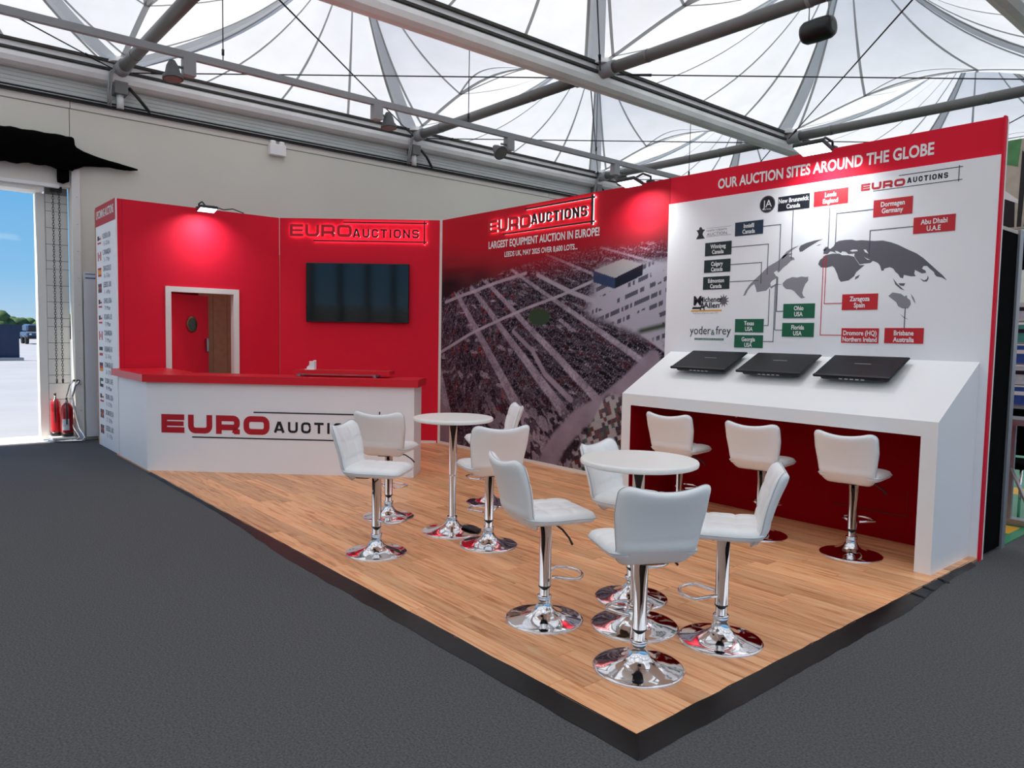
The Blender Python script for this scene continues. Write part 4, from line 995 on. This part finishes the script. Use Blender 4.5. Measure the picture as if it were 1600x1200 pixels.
TRUMPET = [(0.034, 0.118), (0.037, 0.112), (0.036, 0.100), (0.040, 0.082), (0.050, 0.062), (0.068, 0.045), (0.095, 0.031), (0.13, 0.021), (0.165, 0.0145), (0.195, 0.0105), (0.204, 0.008), (0.206, 0.004), (0.204, 0.0)]
def make_stool():
    r = empty('bar_stool', (0, 0, 0)); tag(r, 'x', 'stool', 'white tufted bar stools')
    MB().lathe(TRUMPET, 56).build('base', 'chrome', r)
    MB().lathe([(0.037, 0.118), (0.040, 0.124), (0.037, 0.130), (0.026, 0.131)], 28).build('collar', 'chrome', r)
    MB().lathe([(0.0265, 0.129), (0.0265, 0.20)], 28).build('inner_column', 'chrome', r)
    MB().lathe([(0.0315, 0.178), (0.0315, 0.535)], 28).build('outer_column', 'chrome', r)
    MB().lathe([(0.0322, 0.176), (0.0322, 0.183)], 28).build('column_ring', 'black_plastic', r)
    # D-shaped foot rest on the front side
    loop = [(0.025, -0.035)]
    for k in range(13):
        a = math.radians(-78+156*k/12); loop.append((0.10+0.105*math.cos(a), 0.115*math.sin(a)))
    loop.append((0.025, 0.035))
    MB().tube([(x, y, 0.232) for x, y in loop], 0.0085, 10).build('footrest', 'chrome', r)
    MB().rbox(-0.135, -0.035, -0.06, 0.05, 0.510, 0.534, 0.006).build('mechanism', 'black_plastic', r)
    MB().tube([(0.03, -0.06, 0.512), (0.03, -0.13, 0.505), (0.045, -0.175, 0.472), (0.05, -0.20, 0.445)], [0.005, 0.005, 0.005, 0.006], 8).build('lever', 'wire_dark', r)
    def seat_map(u, v, w_):
        x = 0.012+0.198*u; y = 0.20*v
        z_ = 0.566+w_+0.018*max(0, -u-0.3)**1.5 - 0.012*max(0, u-0.4)**2
        return (x, y, z_)
    vs, fs, rim = cushion(seat_map, 30, 3, 0.007, 0.062)
    so_ = MB().add(vs, fs, True).build('seat', 'white_leather', r); weld(so_)
    MB().tube([(p[0], p[1], p[2]+0.002) for p in rim], 0.0022, 5, True).build('piping', 'piping', so_)
    def back_map(u, v, w_):
        t = (v+1)/2
        wd = 0.172+0.034*min(1, t*1.6)
        y = -wd*u
        z_ = 0.511+0.382*t - 0.042*(1-u*u)*max(0, t-0.35)/0.65*1.0 + 0.004
        x = -0.174-0.026*t-0.076*t*t + 0.030*u*u*(0.4+0.6*t) + 0.20*max(0, 0.22-t)
        # w_ is along the local normal, mostly +x
        return (x+w_, y, z_+0.22*w_)
    vs, fs, rim = cushion(back_map, 30, 3, 0.006, 0.050, back_line=-0.36)
    bo = MB().add(vs, fs, True).build('backrest', 'white_leather', r); weld(bo)
    MB().tube([(p[0]+0.004, p[1], p[2]) for p in rim], 0.0022, 5, True).build('piping', 'piping', bo)
    return r
stool = make_stool()
note_children(stool)
SP = [  # x, y, heading, label
 (-4.313, 2.517, 40, 'white bar stool nearest the counter wordmark, turned side-on beside the far round table'),
 (-5.117, 3.096, 128, 'white bar stool with its back to the viewer in front of the counter'),
 (-4.001, 3.239, 160, 'white bar stool seen from behind right of the far round table'),
 (-5.03, 4.07, 240, 'white bar stool between the far round table and the aerial photo wall'),
 (-2.751, 2.610, 73, 'white bar stool with angled back and black lever left of the near round table'),
 (-2.676, 3.219, 15, 'white bar stool partly hidden behind the near round table top'),
 (-2.070, 2.554, 152, 'nearest white bar stool seen from behind at the platform corner'),
 (-2.016, 3.112, 214, 'white bar stool facing the near round table, between it and the desk'),
 (-2.296, 5.113, 97, 'white bar stool under the sloped desk below the monitor at the open end'),
 (-2.971, 5.06, 99, 'white bar stool under the sloped desk below the middle monitor'),
 (-3.72, 5.06, 99, 'white bar stool under the sloped desk next to the aerial photo wall')]
for k, (x, y, a, lab) in enumerate(SP):
    s = stool if k == 0 else copy_tree(stool)
    s.location = (x, y, PZ); s.rotation_euler = (0, 0, math.radians(a)); s['label'] = lab

def make_table(loc, lab):
    r = empty('bar_table', loc); tag(r, lab, 'table', 'round white bar tables')
    x, y, z_ = loc
    MB().lathe([(q*1.09, zz) for q, zz in TRUMPET], 56, (x, y, z_)).build('base', 'chrome', r)
    MB().lathe([(0.026, 0.115), (0.026, 0.44)], 28, (x, y, z_)).build('lower_column', 'chrome', r)
    MB().lathe([(0.030, 0.435), (0.030, 0.835)], 28, (x, y, z_)).build('upper_column', 'chrome', r)
    MB().lathe([(0.08, 0.832), (0.08, 0.838)], 28, (x, y, z_)).build('top_plate', 'black_plastic', r)
    MB().lathe([(0.286, 0.838), (0.296, 0.843), (0.298, 0.850), (0.298, 0.860), (0.294, 0.866), (0.286, 0.868)], 64, (x, y, z_)).build('table_top', 'white_table', r)
make_table((-4.446, 3.243, PZ), 'round white bar table on chrome pedestal in front of the counter')
make_table((-2.400, 2.920, PZ), 'round white bar table on chrome pedestal nearest the platform corner')
# phone lying on the far table's base, as in the photo a small dark handset
ph_ = empty('phone', (-4.30, 3.36, PZ)); tag(ph_, 'small dark phone resting on the far table base', 'phone')
b = MB(); b.T = Matrix.Translation((-4.325, 3.335, PZ+0.030)) @ Matrix.Rotation(0.7, 4, 'Z') @ Matrix.Rotation(0.16, 4, 'Y'); b.rbox(-0.07, 0.07, -0.035, 0.035, 0, 0.008, 0.003); b.build('body', 'black_plastic', ph_)
b2 = MB(); b2.T = b.T; b2.box(-0.04, 0.02, -0.022, 0.022, 0.0081, 0.0086); b2.build('screen', 'print_blue', ph_)

#================================================================== FLOODLIGHTS ON THE STAND
def flood(hinge, out, lab, power, size=(0.22, 0.15)):
    """hinge on top of the wall, head held out over the floor and facing down towards the wall"""
    o = Vector((out[0], out[1], 0)).normalized(); hx = Vector(hinge); r = empty('floodlight', hx); tag(r, lab, 'floodlight', 'floodlights on the stand walls')
    side = Vector((0, 0, 1)).cross(o)
    c = hx+o*0.31+Vector((0, 0, -0.065))
    MB().tube([hx, hx+Vector((0, 0, 0.05)), hx+o*0.12+Vector((0, 0, 0.06)), c-o*0.05+Vector((0, 0, 0.05))], 0.010, 8).build('arm', 'black_plastic', r)
    MB().box(hx.x-0.03, hx.x+0.03, hx.y-0.03, hx.y+0.03, hx.z-0.02, hx.z+0.012).build('clamp', 'black_plastic', r)
    T = Matrix((side, o, Vector((0, 0, 1)))).transposed().to_4x4(); T.translation = c
    T = T @ Matrix.Rotation(math.radians(14), 4, 'X')
    b = MB(); b.T = T; b.rbox(-size[0]/2, size[0]/2, -size[1]/2, size[1]/2, 0, 0.035, 0.008); b.build('housing', 'black_plastic', r)
    b = MB(); b.T = T; b.box(-size[0]/2+.012, size[0]/2-.012, -size[1]/2+.012, size[1]/2-.012, -0.003, 0.0); b.build('lamp_face', 'lamp_glass', r)
    ld = bpy.data.lights.new('floodlight_beam', 'AREA'); ld.shape = 'RECTANGLE'; ld.size = size[0]*0.8; ld.size_y = size[1]*0.8; ld.energy = power; ld.color = (0.93, 0.98, 1.0); ld.spread = math.radians(125)
    lo_ = bpy.data.objects.new('beam', ld); COL.objects.link(lo_); lo_.parent = r
    dirv = (Vector((0, 0, -1))-o*0.62).normalized()
    lo_.rotation_euler = dirv.to_track_quat('-Z', 'Y').to_euler(); lo_.location = c-hx+Vector((0, 0, -0.02))
flood((DX-0.03, 3.10, H+0.01), (1, 0), 'small floodlight above the doorway on the red door wall', 4)
flood((-4.72, Y0+0.03, H+0.01), (0, -1), 'floodlight on top of the wall between photo and map', 4)
flood((-2.90, Y0+0.03, H+0.01), (0, -1), 'large bright floodlight above the world map header', 3.8, (0.25, 0.18))
# loose flex on top of the door wall
MB().tube([(DX-0.03, 3.18, H+0.012), (DX-0.02, 3.28, H+0.05), (DX-0.02, 3.40, H+0.02), (DX-0.02, 3.52, H+0.045), (DX-0.02, 3.66, H+0.008)], 0.007, 6).build('flex', 'cable_black', dw)

#================================================================== WALL FITTINGS
eb = empty('emergency_light', (XW, 4.73, 4.2)); tag(eb, 'white emergency light box on the beige hall wall', 'light box')
MB().rbox(XW+0.002, XW+0.09, 4.60, 4.86, 4.19, 4.36, 0.01).build('casing', 'white_laminate', eb)
MB().rbox(XW+0.02, XW+0.08, 4.62, 4.70, 4.36, 4.41, 0.008).build('lamp_head', 'white_laminate', eb)
MB().rbox(XW+0.02, XW+0.08, 4.76, 4.84, 4.36, 4.41, 0.008).build('lamp_head', 'white_laminate', eb)
# notice board on the wall by the door, mostly hidden by the schedule panel
nb = empty('notice_board', (XW+0.03, 2.6, 0.1)); tag(nb, 'tall pale blue-white board against the hall wall behind the schedule panel', 'board')
MB().box(XW+0.055, XW+0.085, 2.075, 3.2, 0.05, 2.235).build('board', 'board_white', nb)
MB().box(XW+0.0855, XW+0.087, 2.09, 3.18, 2.15, 2.165).build('blue_rule', 'paper_blue', nb)
MB().box(XW+0.0855, XW+0.087, 2.09, 3.18, 2.205, 2.215).build('blue_rule', 'paper_blue', nb)
# black curtain gathered above the door, with a tail to one side
cu = empty('black_curtain', (XW+0.1, 1.2, 3.6)); tag(cu, 'black curtain gathered above the loading door', 'curtain')
def drape(prof, name):
    b = MB(); n = len(prof); m = 12; vs = []
    for i, (y, zt, zb_, d) in enumerate(prof):
        for k in range(m):
            a = 2*PI*k/m; fold = 1+0.16*math.sin(i*2.3+k*1.9)+0.10*math.sin(i*5.1)
            vs.append((XW+0.03+d/2+d/2*math.cos(a)*fold, y, (zt+zb_)/2+(zt-zb_)/2*math.sin(a)*(1+0.05*math.sin(i*1.7+k))))
    fs = [(i*m+k, i*m+(k+1) % m, (i+1)*m+(k+1) % m, (i+1)*m+k) for i in range(n-1) for k in range(m)]+[tuple(range(m)), tuple((n-1)*m+k for k in range(m-1, -1, -1))]
    b.add(vs, fs, True); return b.build(name, 'black_fabric', cu)
drape([(y, 3.95+0.006*math.sin(y*31), 3.525+0.012*math.sin(y*9), 0.20) for y in np.arange(-2.6, 1.96, 0.06)]+[(1.985, 3.93, 3.55, 0.17)], 'gathered_cloth')
drape([(1.97, 3.90, 3.54, .14), (2.02, 3.84, 3.55, .12), (2.1, 3.795, 3.60, .11), (2.2, 3.765, 3.62, .10), (2.3, 3.745, 3.625, .10), (2.4, 3.73, 3.635, .09), (2.5, 3.715, 3.63, .09), (2.58, 3.70, 3.63, .08), (2.66, 3.69, 3.635, .07), (2.75, 3.675, 3.655, .05)], 'hanging_tail')
drape([(1.80, 3.56, 3.36, .08), (1.86, 3.56, 3.34, .09), (1.93, 3.56, 3.38, .07)], 'drooping_fold')
# chain hoist chains
for yy_, lab in ((1.775, 'thin hoist chain hanging beside the loading door frame'), (1.845, 'second thin hoist chain hanging nearer the trim post')):
    cc = empty('hoist_chain', (XW-0.12, yy_, 0.9)); tag(cc, lab, 'chain', 'hoist chains by the door')
    b = MB(); zz = 0.80; q = 0
    while zz < 3.30:
        lk = [(0.011*math.cos(a), 0.022*math.sin(a)) for a in np.linspace(0, 2*PI, 9)[:-1]]
        if q % 2: P = [(XW-0.12+u, yy_, zz+v) for u, v in lk]
        else: P = [(XW-0.12, yy_+u, zz+v) for u, v in lk]
        b.tube(P, 0.0035, 4, True); zz += 0.034; q += 1
    o = b.build('links', 'wire_dark', cc); o['kind'] = 'stuff'
    MB().box(XW-0.15, XW-0.09, yy_-0.03, yy_+0.03, 3.26, 3.33).build('pulley', 'cable_black', cc)
    MB().tube([(XW-0.12, yy_, 0.76), (XW-0.12, yy_, 0.81)], 0.012, 6).build('end_stop', 'wire_dark', cc)

# fire extinguishers on a chrome trolley
def extinguisher(x, y, z_, r_, h, lab, plate):
    r = empty('fire_extinguisher', (x, y, z_)); tag(r, lab, 'fire extinguisher', 'extinguishers by the loading door')
    MB().lathe([(r_*0.9, 0), (r_, 0.015), (r_, h*0.78), (r_*0.86, h*0.86), (r_*0.5, h*0.93), (r_*0.32, h*0.95)], 24, (x, y, z_)).build('cylinder', 'extinguisher_red', r)
    MB().lathe([(r_*0.92, 0), (r_*1.01, 0.004), (r_*1.01, 0.05)], 24, (x, y, z_)).build('foot_ring', 'black_plastic', r)
    MB().lathe([(r_*0.3, h*0.94), (r_*0.3, h*0.99), (r_*0.18, h*1.02)], 12, (x, y, z_)).build('valve', 'brushed_steel', r)
    MB().tube([(x-0.05, y+0.01, z_+h*1.07), (x+0.01, y, z_+h*1.03), (x+0.06, y-0.02, z_+h*1.07)], 0.010, 6).build('handle', 'black_plastic', r)
    MB().tube([(x+0.02, y, z_+h*0.98), (x+r_+0.02, y-0.02, z_+h*0.92), (x+r_+0.015, y-0.02, z_+h*0.35)], 0.009, 6).build('hose', 'black_plastic', r)
    b = MB(); n = 8
    a0 = math.radians(-60); vs = []
    for k in range(n+1):
        a = a0+math.radians(70)*k/n
        for q in ((h*0.18, h*0.50) if plate == 'paper_light' else (h*0.14, h*0.62)): vs.append((x+(r_+.002)*math.cos(a), y+(r_+.002)*math.sin(a), z_+q))
    b.add(vs, [(2*k, 2*k+2, 2*k+3, 2*k+1) for k in range(n)], True); b.build('instruction_label', plate, r)
extinguisher(-11.33, 1.755, 0.065, 0.062, 0.52, 'dark red fire extinguisher nearest the door opening', 'print_tagred')
extinguisher(-11.20, 1.865, 0.065, 0.070, 0.47, 'red fire extinguisher with a pale instruction label', 'paper_light')
tr_ = empty('extinguisher_trolley', (-11.2, 1.9, 0)); tag(tr_, 'bent chrome tube trolley holding two fire extinguishers', 'trolley')
for s in (0, 1):
    ox, oy = -0.05+0.09*s, -0.08+0.05*s
    MB().tube([(-11.16+ox, 1.99+oy+.04, 0.80), (-11.19+ox, 1.99+oy, 0.74), (-11.22+ox, 1.955+oy, 0.58), (-11.16+ox, 1.985+oy, 0.30), (-11.10+ox, 2.01+oy, 0.17), (-11.0+ox, 2.05+oy, 0.06), (-11.0+ox, 2.02+oy, 0.02), (-11.15+ox, 1.80+oy, 0.015), (-11.20+ox, 1.68+oy, 0.02)], 0.013, 8).build('frame_tube', 'chrome', tr_)
MB().tube([(-11.21, 1.95, 0.80), (-11.12, 2.0, 0.80)], 0.015, 8).build('handle_grip', 'black_plastic', tr_)
MB().rbox(-11.43, -11.10, 1.68, 1.95, 0.035, 0.062, 0.006).build('base_plate', 'white_trim', tr_)
for q in ((-11.38, 1.72), (-11.14, 1.91), (-11.38, 1.91), (-11.14, 1.72)): MB().tube([(q[0], q[1], 0.007), (q[0], q[1], 0.04)], 0.012, 6).build('foot', 'black_plastic', tr_)

# loudspeaker hanging from a roof tube
ps = empty('hanging_speaker', (-3.815, 7.21, 4.7)); tag(ps, 'black capsule loudspeaker hanging under the roof tube', 'speaker')
b = MB(); b.T = Matrix.Translation((-3.815, 7.21, 4.60)) @ Matrix.Rotation(0.0, 4, 'Z') @ Matrix.Rotation(PI/2, 4, 'Y')
b.lathe([(0.05, -0.165), (0.09, -0.155), (0.110, -0.12), (0.115, 0), (0.110, 0.12), (0.09, 0.155), (0.05, 0.165)], 20); b.build('body', 'black_plastic', ps)
for s in (-0.10, 0.10):
    MB().tube([(-3.815+s, 7.21, 4.72), (-3.815+s, 7.21, 4.86)], 0.006, 5).build('hanger', 'steel_grey', ps)
    MB().tube([(-3.815+s-0.02, 7.21, 4.93), (-3.815+s+0.02, 7.21, 4.93)], 0.082, 14).build('clamp', 'steel_grey', ps)

#================================================================== NEIGHBOURING STAND (right edge of the view)
gf = MB().box(-6.0, -1.72, 6.27, 12.0, 0.0005, 0.006).build('floor_green', 'green_floor'); tag(gf, 'green vinyl floor of the neighbouring stand', kind='structure')
MB().box(-2.2, -1.80, 6.75, 7.05, 0.006, 0.008).build('yellow_marking', 'yellow_paint', gf)
MB().box(-2.7, -2.0, 8.6, 9.0, 0.006, 0.008).build('yellow_marking', 'yellow_paint', gf)
bk = empty('black_partition', (-1.74, 6.05, 0)); tag(bk, 'black fabric partition with metal edge behind the map wall', 'partition')
MB().box(-1.80, -1.715, 5.84, 6.22, 0.02, 2.29).build('fabric_panel', 'black_fabric', bk)
MB().box(-1.80, -1.70, 6.222, 6.30, 0.0, 2.32).build('metal_post', 'alu', bk)
MB().box(-1.80, -1.715, 5.84, 6.22, 2.291, 2.315).build('top_rail', 'banner_cream', bk)
bn = empty('photo_banner', (-2.5, 9.0, 2.7)); tag(bn, 'large printed banner of containers above the neighbouring stand', 'banner')
MB().box(-3.6, -1.3, 9.0, 9.05, 2.70, 3.62).build('backing', 'banner_cream', bn)
FB = frame((0, 8.998, 0), (1, 0))
def bprint(pts, mtl, w1=0.001): flat(pts, mtl, 'printed_shape', bn, 0, w1, FB)
bprint([(-2.70, 3.40), (-2.52, 3.34), (-2.50, 3.62), (-2.70, 3.62)], 'banner_green')
bprint([(-2.44, 3.10), (-2.1, 3.36), (-2.0, 3.2), (-2.36, 2.98)], 'banner_rust')
bprint([(-2.40, 2.94), (-2.1, 3.0), (-2.1, 3.12), (-2.36, 3.08)], 'banner_blue')
bprint([(-2.44, 2.72), (-2.1, 2.72), (-2.1, 2.92), (-2.42, 2.90)], 'banner_blue')
bprint([(-2.50, 2.72), (-2.46, 2.72), (-2.44, 3.44), (-2.49, 3.50)], 'print_black', 0.002)
bprint([(-2.66, 2.72), (-2.52, 2.72), (-2.53, 3.0), (-2.63, 3.02)], 'monitor_grey', 0.0015)
bprint([(-2.64, 3.03), (-2.5, 2.96), (-2.5, 3.0), (-2.64, 3.12)], 'print_white', 0.0018)
MB().box(-3.6, -1.3, 9.0, 9.3, 2.30, 2.66).build('black_fascia', 'black_fabric', bn)
for x in (-3.5, -1.5): MB().box(x-.03, x+.03, 9.06, 9.12, 0.006, 2.70).build('post', 'alu', bn)
br = empty('brochure_rack', (-2.15, 8.0, 0)); tag(br, 'tall metal rack of brochures at the neighbouring stand', 'rack')
for x in (-2.32, -1.72): MB().box(x-.02, x+.02, 7.98, 8.02, 0.006, 2.1).build('upright', 'alu', br)
for k, zz in enumerate((0.95, 1.14, 1.33, 1.52, 1.72)):
    MB().box(-2.30, -1.74, 7.93, 8.02, zz-0.012, zz).build('shelf', 'alu', br)
bl = [('paper_blue', 'blue'), ('paper_light', 'pale grey'), ('paper_blue', 'deep blue'), ('paper_teal', 'teal'), ('paper_light', 'white and black')]
for k, (mtl, nm) in enumerate(bl):
    zz = 0.95+0.19*k+(0.01 if k == 4 else 0)
    o = empty('brochure', (-2.14, 7.95, zz)); tag(o, f'{nm} brochure on the {["lowest", "second", "middle", "fourth", "topmost"][k]} shelf of the metal rack', 'brochure', 'brochures on the rack')
    MB().box(-2.28, -2.0, 7.94, 7.955, zz+0.001, zz+0.165).build('pages', mtl, o)
    MB().box(-2.26, -2.04, 7.938, 7.94, zz+0.09, zz+0.125).build('title_band', 'print_white' if k in (0, 2) else 'print_navy', o)
at = empty('metal_trestle', (-1.95, 7.2, 0)); tag(at, 'aluminium trestle table frame on the green floor', 'table')
MB().box(-2.25, -1.55, 7.05, 7.4, 0.84, 0.89).build('top_rail', 'alu', at)
for x in (-2.0, -1.92): MB().box(x-.02, x+.02, 7.14, 7.18, 0.05, 0.84).build('leg', 'alu', at)
MB().box(-2.1, -1.75, 7.1, 7.22, 0.007, 0.055).build('foot', 'alu', at)
MB().tube([(-1.93, 7.16, 0.5), (-1.72, 7.05, 0.10)], 0.015, 8).build('brace', 'alu', at)
MB().box(-1.97, -1.95, 7.155, 7.165, 0.3, 0.6).build('black_tray', 'black_plastic', at)
oc = empty('office_chair', (-2.12, 7.65, 0)); tag(oc, 'black chair behind the metal trestle', 'chair')
MB().rbox(-2.35, -1.9, 7.45, 7.85, 0.42, 0.48, 0.02).build('seat', 'black_fabric', oc)
MB().rbox(-2.35, -1.9, 7.82, 7.87, 0.50, 0.92, 0.02).build('backrest', 'black_fabric', oc)
for x in (-2.32, -1.93):
    for y in (7.48, 7.82): MB().tube([(x, y, 0.007), (x, y, 0.44)], 0.012, 8).build('leg', 'chrome', oc)

#================================================================== OUTSIDE THE DOOR
hb = empty('site_hoarding', (-39.4, 2, 0)); tag(hb, 'dark blue site hoarding in the yard outside', 'hoarding')
for k in range(5): MB().box(-39.6, -39.4, -5+1.955*k, -5+1.955*(k+1)-0.01, 0, 1.42).build('board', 'navy_hoarding', hb)
MB().box(-39.7, -39.2, -5, 4.9, 0, 0.12).build('plinth', 'concrete', hb)
hb2 = empty('site_hoarding', (-110, 14, 0)); tag(hb2, 'long dark hoarding far across the yard behind the parked vehicle', 'hoarding')
for k in range(8): MB().box(-110.2, -110, 5+2.5*k, 5+2.5*(k+1)-0.02, 0, 1.75).build('board', 'navy_hoarding', hb2)
ca = empty('off_road_vehicle', (-78, 10.5, 0)); tag(ca, 'parked blue off-road vehicle seen from its end in the yard', 'vehicle')
MB().rbox(-80.2, -76.2, 9.75, 11.35, 0.55, 1.05, 0.08).build('body', 'car_blue', ca)
MB().rbox(-79.6, -77.0, 9.85, 11.25, 1.05, 1.75, 0.15).build('cabin', 'car_blue', ca)
MB().box(-77.02, -76.98, 10.0, 11.1, 1.18, 1.62).build('windscreen', 'car_glass', ca)
MB().rbox(-76.25, -76.05, 9.75, 11.35, 0.95, 1.10, 0.03).build('bull_bar', 'brushed_steel', ca)
MB().rbox(-76.22, -76.1, 9.8, 11.3, 0.45, 0.68, 0.03).build('bumper', 'car_dark', ca)
for x in (-79.4, -77.0):
    for y in (9.75, 11.1):
        b = MB(); b.T = Matrix.Translation((x, y, 0.38)) @ Matrix.Rotation(-PI/2, 4, 'X'); b.lathe([(0.37, 0), (0.38, 0.03), (0.38, 0.22), (0.37, 0.25)], 20); b.build('wheel', 'car_dark', ca)
for y in (9.95, 11.0): MB().box(-76.2, -76.04, y, y+0.16, 0.80, 0.92).build('headlamp', 'print_white', ca)
tr = random.Random(11)
tree_lbl = ['far tree at the left edge of the doorway view', 'second far tree beyond the hoarding', 'third far tree beyond the hoarding', 'far tree just left of the parked vehicle', 'far tree behind the parked vehicle', 'far tree right of the parked vehicle', 'far tree beside the white door frame']
for k in range(7):
    y = 12+k*3.1; x = -148+(k % 2)*6; hgt = tr.uniform(3.0, 3.8)
    r = empty('distant_tree', (x, y, 0)); tag(r, 'rounded green '+tree_lbl[k], 'tree', 'trees beyond the yard')
    MB().tube([(x, y, 0), (x, y, hgt*0.5)], [0.18, 0.12], 7).build('trunk', 'bark', r)
    b = MB()
    for q in range(9):
        cx, cy, cz, rad = x+tr.uniform(-1.2, 1.2), y+tr.uniform(-1.5, 1.5), hgt*tr.uniform(0.42, 0.78), tr.uniform(0.7, 1.25)
        pr = [(rad*math.sin(PI*j/7)*(1+0.12*math.sin(j*3+q)), -rad*math.cos(PI*j/7)) for j in range(8)]; pr[0] = (0.01, -rad); pr[-1] = (0.01, rad)
        b.lathe(pr, 9, (cx, cy, cz), True, False)
    b.build('crown', 'leaf_green', r)
